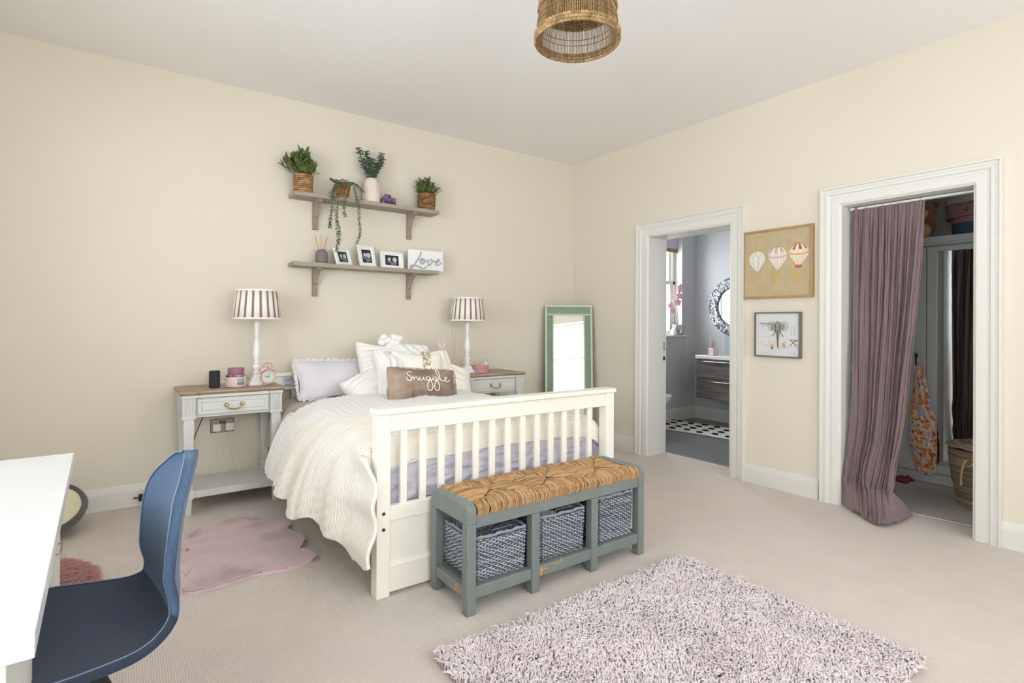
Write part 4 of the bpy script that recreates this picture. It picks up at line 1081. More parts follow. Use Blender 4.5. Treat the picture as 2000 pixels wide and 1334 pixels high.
# ================================================================== DESK + CHAIR
dk = thing('desk', 'white desk with drawer pedestals in the left foreground', 'desk', (-4.36, -2.56, 0), R(1.05))
def K(n_, m_, fn, par=dk, **k):
    b = MB(dk.location); fn(b); return b.build(n_, m_, par, **k)
DZ = .745; DX1 = -4.014; DX0 = -4.72; DY0, DY1 = -3.258, -1.907
K('desk_top', 'desk', lambda b: b.box(DX0, DY0, DZ-.038, DX1, DY1, DZ), bevel=.0015)
for y0, y1 in ((DY0+.03, DY0+.42), (DY1-.40, DY1-.012)):
    K('pedestal', 'desk_side', lambda b: (b.box(DX0+.01, y0, .01, DX1-.050, y0+.018, DZ-.038), b.box(DX0+.01, y1-.018, .01, DX1-.050, y1, DZ-.038), b.box(DX0+.01, y0, .01, DX0+.028, y1, DZ-.038), b.box(DX0+.01, y0+.018, .01, DX1-.055, y1-.018, .03)), smooth=0)
    for k in range(4):
        z = .035+k*.168
        d = K('drawer', 'desk_side', lambda b: b.box(DX1-.052, y0+.002, z, DX1-.034, y1-.002, z+.164), bevel=.0015)
        K('handle', 'steel_plate', lambda b: b.tube([(DX1-.034, (y0+y1)/2-.05, z+.12), (DX1-.022, (y0+y1)/2-.05, z+.12), (DX1-.022, (y0+y1)/2+.05, z+.12), (DX1-.034, (y0+y1)/2+.05, z+.12)], .003, 6), d)
K('back_panel', 'desk_side', lambda b: b.box(DX0+.01, DY0+.42, .30, DX0+.028, DY1-.40, DZ-.038), smooth=0)
# tub chair shell
CHP = Vector((-3.953, -2.612, 0))
ch = thing('desk_chair', 'blue-grey felt covered shell chair tucked at the white desk', 'chair', CHP, R(7.5))
prof = crom([(-.30, 0, .440), (-.25, 0, .455), (-.16, 0, .452), (-.05, 0, .446), (.05, 0, .440), (.11, 0, .448), (.15, 0, .475), (.168, 0, .52), (.169, 0, .58), (.176, 0, .68), (.188, 0, .74), (.205, 0, .79), (.218, 0, .83), (.220, 0, .848)], 8)
def half_w(s):     # half width along the profile 0..1
    return interp([(0, .19), (.04, .225), (.077, .245), (.154, .270), (.231, .262), (.308, .235), (.385, .200), (.46, .168), (.54, .149), (.615, .158), (.69, .166), (.73, .160), (.77, .147), (.81, .126), (.846, .102), (.885, .075), (.92, .052), (.96, .028), (1, .003)], s)
def shell(u, v, d=0):
    s = v; p = path_at(prof, s); p2 = path_at(prof, min(1, s+.01)); p1 = path_at(prof, max(0, s-.01))
    t = (p2-p1).normalized(); nrm = Vector((-t.z, 0, t.x))      # up / forward side
    q = 2*u-1; w_ = half_w(s)
    back = max(0, min(1, (s-.46)/.15))
    curl = (.012+.024*back*max(0, min(1, (1-s)/.22)))*abs(q)**2.2
    P = p+nrm*(curl+d)
    return Vector((P.x, q*w_, P.z))
def shell_obj(name, m_, par, d0, d1, s0, s1, mif=None, inset=0):
    b = MB(); nu, nv = 31, 70
    top = b.grid(lambda u, v: shell(u*(1-2*inset)+inset, s0+(s1-s0)*v, d1), nu, nv)
    k = b.grid(lambda u, v: shell((1-u)*(1-2*inset)+inset, s0+(s1-s0)*v, d0), nu, nv)
    # rim
    loop1 = [j*nu for j in range(nv)]+[(nv-1)*nu+i for i in range(1, nu)]+[j*nu+nu-1 for j in range(nv-2, -1, -1)]+[i for i in range(nu-2, 0, -1)]
    def opp(i): j, a = divmod(i, nu); return k+j*nu+(nu-1-a)
    n = len(loop1)
    for a in range(n):
        i, j = loop1[a], loop1[(a+1) % n]
        b.f.append((j, i, opp(i), opp(j))); b.mi.append(0)
    return b.build(name, m_, par, smooth=180, bevel=0)
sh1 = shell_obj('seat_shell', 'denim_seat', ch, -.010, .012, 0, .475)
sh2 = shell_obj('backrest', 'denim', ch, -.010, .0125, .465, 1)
b = MB()
for sg in (0, 1):
    b.tube([shell(sg, s, .0125)+Vector((0, (-.004 if sg else .004), 0)) for s in [0.02+.96*i/60 for i in range(61)]], .0016, 5)
b.tube([shell(i/12, 1, .0125)+Vector((0, 0, -.003)) for i in range(13)], .0016, 5)
b.build('piping', 'seam', sh2)
b = MB(); b.box(-.12, -.12, .415, .09, .12, .436); b.build('seat_bracket', 'black', ch)
for sx, sy in ((-1, -1), (-1, 1), (1, -1), (1, 1)):
    b = MB(); b.tube([(sx*.05-.05, sy*.05, .42), (sx*.05-.05, sy*.05, .34), (sx*.19-.06, sy*.19, .0)], [.016, .016, .010], 10); b.build('leg', 'black', ch)

# pet bed and salmon pouf beyond the desk
pb = thing('pet_bed', 'round charcoal plush pet bed with cream fleece inside by the skirting', 'pet bed', (-4.33, -.22, 0), R(0))
pb.rotation_euler = (R(22), 0, 0); pb.location = (-4.30, -.29, .095)
b = MB(); b.lathe([(.05, .0), (.21, .0), (.25, .020), (.262, .048), (.252, .068), (.238, .070), (.228, .055)], n=48, cap=False); b.lathe([(.001, .0), (.05, .0)], n=48, cap=False); b.build('rim', 'pet_dark', pb, smooth=180)
b = MB(); b.lathe([(.001, .046), (.12, .050), (.20, .046), (.232, .058)], n=48, cap=False, fn=lambda a, z: 1+.01*math.sin(a*9)); b.build('fleece_lining', 'pet_cream', pb, smooth=180)
pf = thing('shaggy_cushion', 'salmon pink shaggy floor cushion half hidden behind the desk', 'cushion', (-4.215, -1.33, 0))
b = MB(); b.lathe([(.02, .0), (.18, .0), (.23, .04), (.24, .08), (.20, .125), (.12, .145), (.001, .15)], n=40); b.build('cushion_body', 'salmon_fur', pf, smooth=180)
rs = np.random.RandomState(2); n = 9000
th = rs.uniform(0, 2*np.pi, n); rr_ = np.sqrt(rs.rand(n))*.24; zz = .148-.07*(rr_/.24)**4; edge = rs.rand(n) < .3
rr_[edge] = .235; zz[edge] = rs.uniform(.01, .09, edge.sum())
base = np.stack([rr_*np.cos(th), rr_*np.sin(th), zz], 1); out = np.stack([np.cos(th), np.sin(th), np.full(n, .7)], 1)*rs.uniform(.014, .03, n)[:, None]+rs.normal(0, .006, (n, 3))
PP = np.stack([base, base+out*.6+[0, 0, .003], base+out*[1, 1, .6]], 1)
o = strands('shag', PP, np.tile([.0014, .0011, .0004], (n, 1)), 3, 'salmon_fur', pf); stuff(o)

# ================================================================== LEANING GREEN MIRROR
W_, H_ = .475, 1.385
mr_ = thing('floor_mirror', 'green cane-framed floor mirror leaning in the corner', 'mirror', (-.385, -.435, 0))
mr_.rotation_mode = 'XYZ'
# local: x width, y depth, z up ; leans back
mr_.rotation_euler = Matrix.Rotation(R(-45), 4, 'Z').to_euler()
lean_m = Matrix.Rotation(R(-5.5), 4, 'X')
mr_.matrix_world = Matrix.Translation((-.305, -.300, .005)) @ Matrix.Rotation(R(-35.5), 4, 'Z') @ lean_m
def G(n_, m_, fn, par=mr_, **k):
    b = MB(); fn(b); return b.build(n_, m_, par, **k)
fo = .022
for x0, x1, z0, z1 in ((-W_/2, -W_/2+fo, fo, H_-fo), (W_/2-fo, W_/2, fo, H_-fo), (-W_/2, W_/2, H_-fo, H_), (-W_/2, W_/2, 0, fo)):
    G('outer_frame', 'green', lambda b: b.box(x0, -.018, z0, x1, .018, z1), bevel=.004)
ix, iz = .088, .105
for x0, x1, z0, z1 in ((-W_/2+ix-.014, -W_/2+ix, iz, H_-iz), (W_/2-ix, W_/2-ix+.014, iz, H_-iz), (-W_/2+fo, W_/2-fo, H_-iz, H_-iz+.016), (-W_/2+fo, W_/2-fo, iz-.016, iz)):
    G('inner_frame', 'green', lambda b: b.box(x0, -.016, z0, x1, .012, z1), bevel=.003)
cane = G('cane_panel', 'green_dark', lambda b: (b.box(-W_/2+fo, .006, fo, -W_/2+ix-.014, .010, H_-iz), b.box(W_/2-ix+.014, .006, fo, W_/2-fo, .010, H_-iz), b.box(-W_/2+fo, .006, H_-iz+.016, W_/2-fo, .010, H_-fo)))
def weave(b):
    z = fo+.006
    while z < H_-iz:
        for s in (-1, 1): b.box(s*(W_/2-fo), .000, z, s*(W_/2-ix+.014), .0055, z+.0055)
        z += .011
    for s in (-1, 1):
        for k in range(6): x = s*(W_/2-fo-.004-k*.0085); b.box(x-.0015, -.0035, fo, x+.0015, .0005, H_-iz)
    x = -W_/2+fo
    while x < W_/2-fo: b.box(x, .0, H_-iz+.016, x+.005, .0055, H_-fo); x += .0105
    for k in range(6): z = H_-iz+.024+k*.010; b.box(-W_/2+fo, -.0035, z-.0015, W_/2-fo, .0005, z+.0015)
stuff(G('cane_weave', 'green_dark', weave, cane, smooth=0))
G('mirror_glass', 'mirror', lambda b: b.box(-W_/2+ix, -.004, iz, W_/2-ix, .004, H_-iz), smooth=0)
G('backing', 'bronze', lambda b: b.box(-W_/2+.004, .012, .004, W_/2-.004, .020, H_-.004), smooth=0)
# ================================================================== WALL SHELVES
def shelf(name, label, z, cz):
    t = thing(name, label, 'shelf', (-2.27, 0, z), 0, 'taupe bracket shelves over the bed')
    def P(n, m_, fn, par=t, **k):
        b = MB(t.location); fn(b); return b.build(n, m_, par, **k)
    P('shelf_board', 'shelf', lambda b: b.box(-2.875, -.175, z-.030, -1.688, 0, z), bevel=.002)
    for x in (-2.680, -1.896):
        def br(b):
            a = [(0, z-.030), (-.140, z-.030), (-.140, z-.046), (-.105, z-.054), (-.065, z-.082), (-.042, z-.125), (-.034, z-.150), (-.022, z-.155), (-.022, z-.245), (0, z-.245)]
            b.prism([(p[0], p[1]) for p in a], 'x', x-.019, x+.019)
        bk = P('bracket', 'bracket', br, bevel=.0015, smooth=20)
        P('screw', 'bronze', lambda b: b.xf(b.lathe([(.0001, 0), (.004, .0005), (.0042, .0015)], (0, 0, 0), 10), Matrix.Translation((x+.002, -.0215, z-.222)) @ Matrix.Rotation(R(90), 4, 'X')), bk)
    return t
SU, SL = 2.156, 1.642
shelf('wall_shelf', 'upper taupe shelf with the potted plants', SU, 0)
shelf('wall_shelf', 'lower taupe shelf with the photo frames', SL, 0)

def woven_pot(par, r0_, r1_, h, mt_, seed, n=18, rows=9):
    rs = np.random.RandomState(seed)
    b = MB(); b.lathe([(r0_*.93, 0), (r1_*.93, h*.97), (r1_*.80, h*.96), (r1_*.78, h*.85), (.001, h*.85)], n=24, cap=False); b.lathe([(.001, .0), (r0_*.95, .0)], n=24, cap=False)
    inner = b.build('pot_liner', 'bronze', par)
    P = []; Rr = []; ri = h/rows/2*1.08
    for r_ in range(rows):
        z = h*(r_+.5)/rows; q = r0_+(r1_-r0_)*z/h; off = (r_ % 2)*.5
        for i in range(n):
            a0 = 2*PI*(i+off+rs.uniform(-.1, .1))/n; a1 = a0+2*PI*1.25/n; pts = []
            for k in range(4):
                a = a0+(a1-a0)*k/3; rad = q+ri*.35*math.sin(PI*k/3); pts.append((rad*math.cos(a), rad*math.sin(a), z+rs.normal(0, ri*.12)+ri*.25*(k-1.5)*(1 if r_ % 2 else -1)*.5))
            P.append(pts); Rr.append([ri*.6, ri*1.0, ri*1.0, ri*.6])
    o = strands('woven_shell', np.array(P), np.array(Rr), 5, mt_, par); return stuff(o)

def leaf_mesh(b, base, d, up, L, W, curl=.2, nseg=4, mi=0):
    d = Vector(d).normalized(); up = Vector(up); s = d.cross(up)
    s = s.normalized() if s.length > 1e-4 else d.orthogonal().normalized(); nrm = s.cross(d).normalized()
    base = Vector(base); L0 = []; 
    for k in range(nseg+1):
        t = k/nseg; w_ = W*(math.sin(PI*min(1, t*.9+.08)))**.8 if k < nseg else .0005
        c = base+d*L*t+nrm*(-curl*L*t*t)
        L0 += [c-s*w_/2, c+nrm*(-W*.12), c+s*w_/2]
    b.add(L0, [f for k in range(nseg) for f in ((3*k, 3*k+1, 3*k+4, 3*k+3), (3*k+1, 3*k+2, 3*k+5, 3*k+4))])
def bushy(par, mt_, h, spread, n, L, W, seed, bias=(0, 0, 0), z0=0):
    r_ = random.Random(seed); b = MB(); st = MB()
    for i in range(n):
        a = r_.uniform(0, 2*PI); e = r_.uniform(0, 1)**.6
        tip = Vector((math.cos(a)*e*spread+bias[0]*e, math.sin(a)*e*spread*.7+bias[1]*e, z0+h*(1-.65*e*e)*r_.uniform(.75, 1.05)))
        root = Vector((math.cos(a)*.02, math.sin(a)*.02, z0-.02))
        st.tube([root, root.lerp(tip, .5)+Vector((0, 0, .01)), tip], [.0018, .0015, .001], 4)
        for k in range(6):
            t = .45+.55*k/5; c = root.lerp(tip, t); g = r_.uniform(0, 2*PI)
            d = (tip-root).normalized()*1.1+Vector((math.cos(g), math.sin(g), r_.uniform(-.1, .6)))*.65
            leaf_mesh(b, c, d, (0, 0, 1), L*r_.uniform(.75, 1.15), W*r_.uniform(.8, 1.2), r_.uniform(-.1, .35))
    f = b.build('foliage', mt_, par, smooth=180); stuff(f); tint_rand(f, seed); st.build('stem', 'stem', par)
    return f
def tint_rand(o, seed, k=15):
    me = o.data; rs = np.random.RandomState(seed); a = me.attributes.new('tint', 'FLOAT', 'POINT')
    n = len(me.vertices); a.data.foreach_set('value', np.repeat(rs.rand(n//k+1), k)[:n].astype(np.float32))

p1_ = thing('potted_plant', 'tall leafy green plant in a woven basket, left end of the upper shelf', 'plant', (-2.795, -.105, SU))
woven_pot(p1_, .058, .064, .136, 'hyacinth', 1)
bushy(p1_, 'leaf', .185, .125, 46, .056, .021, 3, (-.03, -.01, 0), .125)
p2_ = thing('potted_plant', 'short bushy green plant in a woven basket at the right end of the upper shelf', 'plant', (-1.778, -.105, SU))
woven_pot(p2_, .066, .070, .136, 'hyacinth_dk', 5)
bushy(p2_, 'leaf', .135, .105, 60, .050, .014, 9, (0, 0, 0), .125)
# trailing plant
p3_ = thing('trailing_plant', 'trailing plant in an orange rattan pot with long strands hanging past the shelf', 'plant', (-2.505, -.115, SU))
b = MB(); b.lathe([(.040, 0), (.054, .075), (.056, .112), (.052, .114), (.048, .1), (.001, .098)], n=26, cap=False); b.lathe([(.001, 0), (.040, 0)], n=26, cap=False)
pt = b.build('pot', 'terracotta', p3_)
P = []
for r_ in range(11):
    z = .006+r_*.0102; q = .041+.0145*min(1, z/.075)
    P.append([(q*math.cos(2*PI*i/24)*(1+.02*(-1)**i), q*math.sin(2*PI*i/24)*(1+.02*(-1)**i), z) for i in range(25)])
stuff(strands('rattan_weave', np.array(P), np.full((11, 25), .0042), 5, 'terracotta', pt))
b = MB(); st = MB(); r_ = random.Random(12)
trails = [  # (x,y,z) control points relative to the pot
    [(-.03, -.03, .105), (-.06, -.07, .11), (-.105, -.085, .02), (-.11, -.09, -.10), (-.12, -.09, -.19), (-.125, -.088, -.245)],
    [(-.02, -.04, .105), (-.06, -.085, .08), (-.07, -.10, -.06), (-.075, -.105, -.20), (-.065, -.10, -.33), (-.075, -.10, -.42)],
    [(-.04, -.02, .105), (-.075, -.06, .08), (-.095, -.09, -.02), (-.08, -.1, -.16), (-.05, -.095, -.26), (-.06, -.1, -.36)],
    [(.03, -.03, .105), (.065, -.06, .12), (.075, -.08, .03), (.10, -.085, -.05), (.10, -.09, -.16), (.11, -.09, -.26), (.085, -.09, -.34)],
    [(.03, -.02, .105), (.06, -.04, .13), (.10, -.05, .11), (.14, -.06, .07)],
    [(-.03, .0, .105), (-.07, -.02, .13), (-.10, -.03, .14)],
    [(-.01, -.04, .105), (.0, -.08, .09), (-.005, -.095, .02), (-.02, -.10, -.08), (-.01, -.10, -.15)]]
for tr in trails:
    pts = crom(tr, 12); st.tube(pts[::3]+[pts[-1]], .0011, 4)
    for i in range(0, len(pts), 1):
        for s in (-1, 1):
            g = i*1.1+s*1.5+r_.uniform(-.5, .5)
            leaf_mesh(b, pts[i], (math.cos(g)*.8, math.sin(g)*.6, -.35+r_.uniform(-.3, .4)), (0, 0, 1), .021*r_.uniform(.8, 1.2), .013, .3, 3)
for i in range(90):
    a = r_.uniform(0, 2*PI); q = r_.uniform(0, .055)
    leaf_mesh(b, (q*math.cos(a)-.015, q*math.sin(a)-.01, .10+r_.uniform(0, .035)), (math.cos(a), math.sin(a), r_.uniform(-.2, .9)), (0, 0, 1), .024, .014, .3, 3)
f = b.build('foliage', 'leaf_trail', p3_, smooth=180); stuff(f); tint_rand(f, 4, 12); st.build('stem', 'stem', p3_)
# eucalyptus in a ribbed vase
vz = thing('ribbed_vase', 'pale pink ribbed vase holding eucalyptus on the upper shelf', 'vase', (-2.266, -.10, SU))
b = MB(); b.lathe([(.066, 0), (.069, .004), (.068, .06), (.063, .12), (.054, .165), (.043, .192), (.037, .198), (.034, .196), (.034, .17), (.001, .17)], n=120, cap=False, fn=lambda a, z: 1+.025*math.cos(a*24)*(1 if .003 < z < .185 else 0))
b.build('vase_body', 'pink_vase', vz, smooth=180)
eu = thing('eucalyptus_bunch', 'dark green eucalyptus stems standing in the pink ribbed vase', 'plant', (-2.266, -.10, SU+.175))
b = MB(); st = MB(); r_ = random.Random(21)
for k, tip in enumerate([(-.105, 0, .245), (-.055, -.02, .225), (-.02, .02, .19), (.0, -.03, .17), (.045, .01, .16), (.08, -.01, .235), (.095, .01, .20), (-.075, .02, .16), (.03, -.02, .12), (.06, .02, .14)]):
    pts = crom([(0, 0, -.08), (tip[0]*.35, tip[1]*.4, tip[2]*.3), (tip[0]*.8, tip[1]*.8, tip[2]*.7), tip], 6); st.tube(pts, .0014, 4)
    for i, p in enumerate(pts):
        if p.z < .01: continue
        for s in (0, 1):
            g = i*1.3+s*3.1+k; leaf_mesh(b, p, (math.cos(g), math.sin(g)*.8-.2, r_.uniform(-.1, .5)), (0, 0, 1), .032*r_.uniform(.8, 1.15), .034, .15, 4)
f = b.build('foliage', 'leaf_euc', eu, smooth=180); stuff(f); tint_rand(f, 8); st.build('stem', 'stem', eu)
# purple crystal cluster
b = MB(); r_ = random.Random(3)
for i in range(34):
    x = r_.uniform(-.055, .055); hgt = max(.02, .072-abs(x)*.9)
    c = (x, r_.uniform(-.025, .025), r_.uniform(.010, hgt)); k = b.sphere((0, 0, 0), r_.uniform(.012, .021), 5)
    b.xf(k, Matrix.Translation(c) @ Matrix.Rotation(r_.uniform(0, 3), 4, (r_.random(), r_.random(), r_.random())))
b.tube([(.04, 0, .012), (.085, -.01, .006)], [.010, .002], 5)
o = b.build('crystal_cluster', 'purple', smooth=15); o.scale = (1, 1, 1.35); o.location = (-2.125, -.105, SU); tag(o, 'small knobbly purple ornament beside the pink ribbed vase', 'ornament')

# reed diffuser
df = thing('reed_diffuser', 'grey ribbed bottle with five reed sticks on the lower shelf', 'diffuser', (-2.655, -.10, SL))
b = MB(); b.lathe([(.041, 0), (.0435, .003), (.0435, .072), (.040, .090), (.030, .104), (.018, .110), (.012, .110), (.012, .104), (.001, .104)], n=96, cap=False, fn=lambda a, z: 1+.03*math.cos(a*20)*(1 if z < .1 else 0)); b.build('bottle', 'grey_ceramic', df, smooth=180)
for dx, dy in ((-.052, 0), (-.046, .01), (-.002, .012), (.038, 0), (.050, .008)):
    b = MB(); b.tube([(dx*.1, dy*.1, .05), (dx, dy, .225-abs(dx)*.25)], .0026, 5); b.build('reed', 'reed', df)

# photo frames
def photo(label, loc, w_, h_, rz, lean_, roll, pic, d=.022):
    t = thing('photo_frame', label, 'photo frame', loc, 0, 'white photo frames on the lower shelf')
    t.matrix_world = Matrix.Translation(loc) @ Matrix.Rotation(R(rz), 4, 'Z') @ Matrix.Rotation(R(lean_), 4, 'X') @ Matrix.Rotation(R(roll), 4, 'Y')
    f = .013
    b = MB()
    for x0, x1, z0, z1 in ((-w_/2, -w_/2+f, 0, h_), (w_/2-f, w_/2, 0, h_), (-w_/2+f, w_/2-f, 0, f), (-w_/2+f, w_/2-f, h_-f, h_)): b.box(x0, 0, z0, x1, d, z1)
    b.build('frame', 'white_plastic', t, bevel=.001, seg=1)
    b = MB(); b.box(-w_/2+f, .010, f, w_/2-f, .013, h_-f); mt2 = b.build('mount', 'paper', t, smooth=0)
    pw_, ph_ = w_*.60, h_*.60
    b = MB(); cz = h_/2
    b.box(-pw_/2, .0088, cz-ph_/2, pw_/2, .0098, cz+ph_/2, 0)
    r_ = random.Random(pic)
    def el(cx, cz_, rx_, rz_, mi, dd, n=16): b.add([(cx+rx_*math.cos(2*PI*i/n), dd, cz_+rz_*math.sin(2*PI*i/n)) for i in range(n)], [tuple(range(n))[::-1]], mi)
    cl = lambda x, r: max(-pw_/2+r, min(pw_/2-r, x)); cq = lambda z, r: max(cz-ph_/2+r, min(cz+ph_/2-r, z))
    for cx, cc, rr_, mi in [(-.22, -.05, .20, 1), (.2, .08, .20, 2), (-.2, .12, .13, 2), (.22, -.28, .16, 1), (.0, -.32, .15, 1)]:
        q = rr_*min(pw_, ph_)*1.15; el(cl(cx*pw_, q), cq(cz+cc*ph_, q), q, q*1.0, mi, .0086-.0001*mi)
    for cx, cc in ((.13, .10), (.25, .10), (-.24, .14), (-.15, .14)): el(cx*pw_, cz+cc*ph_, .002, .0015, 0, .0081, 8)
    b.build('photograph', ['photo_dark', 'photo_mid', 'photo_lt'], mt2, smooth=0)
    return t
photo('white frame leaning with a dark photograph, next to the grey diffuser', (-2.478, -.130, SL+.001), .170, .135, 32, -14, -4, 1)
photo('upright portrait white frame, tallest on the lower shelf', (-2.285, -.118, SL+.001), .155, .178, 20, -12, -2, 2)
photo('landscape white frame beside the Love sign', (-2.082, -.115, SL+.001), .205, .138, 6, -8, 0, 3)
sg_ = thing('love_sign', 'white plaque with grey Love lettering at the right end of the lower shelf', 'sign', (-1.785, -.120, SL+.001), R(1))
b = MB(); b.box(-.165, 0, 0, .165, .014, .170); b.build('plaque', 'white_plastic', sg_, bevel=.001, seg=1)
LV = [[(915, 220), (895, 300), (850, 380), (800, 470), (740, 560), (708, 570), (712, 530), (745, 508), (800, 512), (870, 530), (930, 555), (970, 560), (1005, 535), (1022, 505)],
      [(880, 385), (905, 380), (930, 362), (912, 395), (905, 440), (925, 468), (965, 455), (985, 415), (975, 375), (950, 362), (925, 385), (950, 415), (1010, 412), (1050, 385), (1062, 372)],
      [(1050, 380), (1072, 400), (1060, 440), (1058, 480), (1085, 488), (1115, 455), (1140, 405), (1135, 365), (1118, 355), (1125, 385), (1160, 400), (1210, 405)],
      [(1205, 440), (1250, 415), (1280, 385), (1278, 358), (1250, 362), (1222, 400), (1212, 445), (1235, 475), (1280, 462), (1330, 412)]]
b = MB()
for s_ in LV:
    b.tube([((p.x-1020)/700*.330, -.004, .170-(p.y-190)/410*.170) for p in crom([(q[0], q[1], 0) for q in s_], 5)], .0052, 6)
b.build('lettering', 'letter_grey', sg_)

# ================================================================== PICTURES ON THE RIGHT WALL
def pic(name, label, y0, y1, z0, z1, depth, fr_m, fw_, art_m):
    t = thing(name, label, 'picture', (0, (y0+y1)/2, (z0+z1)/2)); w_, h_ = y1-y0, z1-z0   # facing -x ; local y world
    b = MB()
    for a0, a1, c0, c1 in ((-w_/2, -w_/2+fw_, -h_/2, h_/2), (w_/2-fw_, w_/2, -h_/2, h_/2), (-w_/2+fw_, w_/2-fw_, -h_/2, -h_/2+fw_), (-w_/2+fw_, w_/2-fw_, h_/2-fw_, h_/2)): b.box(-depth, a0, c0, 0, a1, c1)
    b.build('frame', fr_m, t, bevel=.0015, seg=1)
    b = MB(); b.box(-depth+.012, -w_/2+fw_, -h_/2+fw_, -.004, w_/2-fw_, h_/2-fw_); a = b.build('artwork', art_m, t, smooth=0)
    return t, a
def flat(b, pts, d, mi): # pts in picture plane (right, up) seen from the room: right = -y
    b.add([(d, -p[0], p[1]) for p in pts], [tuple(range(len(pts)))], mi)
def line(b, pts, d, w_, mi):
    for (a, c) in zip(pts, pts[1:]):
        v = Vector((c[0]-a[0], c[1]-a[1])); n_ = Vector((-v.y, v.x)).normalized()*w_/2 if v.length else Vector((0, 0))
        flat(b, [(a[0]-n_.x, a[1]-n_.y), (c[0]-n_.x, c[1]-n_.y), (c[0]+n_.x, c[1]+n_.y), (a[0]+n_.x, a[1]+n_.y)], d, mi)
t, a = pic('framed_picture', 'oak-framed picture of three hot-air balloons between the doorways', -2.478, -1.958, 1.394, 1.902, .030, 'oak', .014, 'art_paper')
b = MB(); D = -.0185; mats = ['b_cream', 'b_blue', 'b_red', 'b_pink', 'b_gold', 'b_white']
def balloon(cx, cz, r_, stripes, lo, mid, z_b):
    N_ = 8
    for k in range(N_):    # gores
        def xx(s, th): return cx+r_*math.sin(th)*s
        s0, s1 = -1+2*k/N_, -1+2*(k+1)/N_
        ring = []
        prof_ = [(math.sin(q)*1.0, math.cos(q)) for q in [PI*.0+i*PI*.62/8 for i in range(9)]]+[(.45, -1.05), (.16, -1.45)]
        L_ = [(cx+math.sin(s0*PI/2)*p[0]*r_, cz+p[1]*r_) for p in prof_]; R_ = [(cx+math.sin(s1*PI/2)*p[0]*r_, cz+p[1]*r_) for p in prof_]
        for i in range(len(prof_)-1):
            up = i < 5; mi = (stripes[k % 2] if up else lo[k % 2]); flat(b, [L_[i], R_[i], R_[i+1], L_[i+1]], D, mi)
        line(b, L_, D-.0006, .0022, 4 if mid == 4 else mid)
    line(b, [(cx-r_*.98, cz-.02*r_), (cx-r_*.5, cz-.14*r_), (cx, cz-.16*r_), (cx+r_*.5, cz-.14*r_), (cx+r_*.98, cz-.02*r_)], D-.0008, .010, mid)
    for s in (-1, 1): line(b, [(cx+s*r_*.6, cz-r_*.95), (cx+s*.014, z_b+.02)], D-.0006, .003, 4)
    flat(b, [(cx-.014, z_b+.02), (cx+.014, z_b+.02), (cx+.011, z_b-.014), (cx-.011, z_b-.014)], D-.0008, 4)
balloon(-.148, .040, .062, (0, 1), (1, 5), 0, -.118); b.build('balloon_painting', mats, a, smooth=0); b = MB()
balloon(.008, .052, .070, (5, 3), (5, 0), 3, -.118)
line(b, [(-.04, -.085), (.055, -.085)], D-.001, .003, 4); b.build('balloon_painting', mats, a, smooth=0); b = MB()
balloon(.160, .062, .068, (2, 5), (5, 0), 4, -.112)
flat(b, [(.135, -.025), (.185, -.025), (.178, -.045), (.142, -.045)], D-.001, 2)
b.build('balloon_painting', mats, a, smooth=0)
t, a = pic('framed_picture', 'grey-framed elephant sketch below the balloon picture', -2.397, -2.058, .962, 1.291, .036, 'grey_frame', .010, 'canvas')
b = MB(); D = -.0245; mats = ['e_grey', 'e_dark', 'e_light', 'e_ochre', 'e_tan']
def el(cx, cz, rx_, rz_, mi, d=0, n=20, a0=0): flat(b, [(cx+rx_*math.cos(2*PI*i/n+a0), cz+rz_*math.sin(2*PI*i/n+a0)) for i in range(n)], D-d, mi)
el(-.040, .062, .034, .038, 2); el(.050, .062, .036, .038, 2, .0001); el(.004, .055, .030, .044, 0, .0003)
el(-.030, .055, .018, .028, 0, .0002); el(.038, .056, .018, .026, 0, .00025)
flat(b, [(-.016, .03), (.024, .03), (.012, -.05), (.010, -.085), (.002, -.085), (.0, -.05)], D-.0004, 0)
line(b, [(.004, .03), (.006, -.03), (.005, -.085), (.012, -.10)], D-.0006, .006, 1)
for s in (-1, 1):
    line(b, [(.004+s*.018, .03), (.004+s*.03, .0), (.004+s*.045, -.012)], D-.0006, .005, 1); el(.004+s*.016, .058, .004, .006, 1, .0007, 8)
    line(b, [(.004+s*.02, .08), (.004+s*.012, .05), (.004+s*.016, .02)], D-.0006, .004, 1)
for i in range(9): line(b, [(-.13+i*.010, .085+.004*math.sin(i*2)), (-.122+i*.010, .072+.012*math.cos(i*3))], D-.0004, .005, 0)
line(b, [(-.135, .085), (-.05, .078)], D-.0005, .003, 1)
line(b, [(.10, .0), (.10, .055), (.115, .065), (.125, .05), (.125, .0), (.10, .0)], D-.0004, .002, 0)
for s in ((.095, -.075, .145, -.035), (.095, -.035, .145, -.080), (.09, -.035, .15, -.040)): line(b, [s[:2], s[2:]], D-.0005, .004, 1)
for i in range(16): el(-.13+i*.0175, -.07+.018*math.sin(i*1.9), .012, .010, 4, .0001+.00002*i, 10)
el(-.035, -.085, .010, .015, 3, .0006); el(.050, -.072, .012, .016, 3, .0007); el(-.037, -.10, .007, .008, 1, .0008, 8); el(.055, -.09, .005, .008, 0, .0009, 8)
line(b, [(.09, -.13), (.135, -.132)], D-.0004, .002, 0); line(b, [(-.15, -.022), (-.08, -.018), (-.05, -.02)], D-.0003, .003, 2)
b.build('elephant_drawing', mats, a, smooth=0)

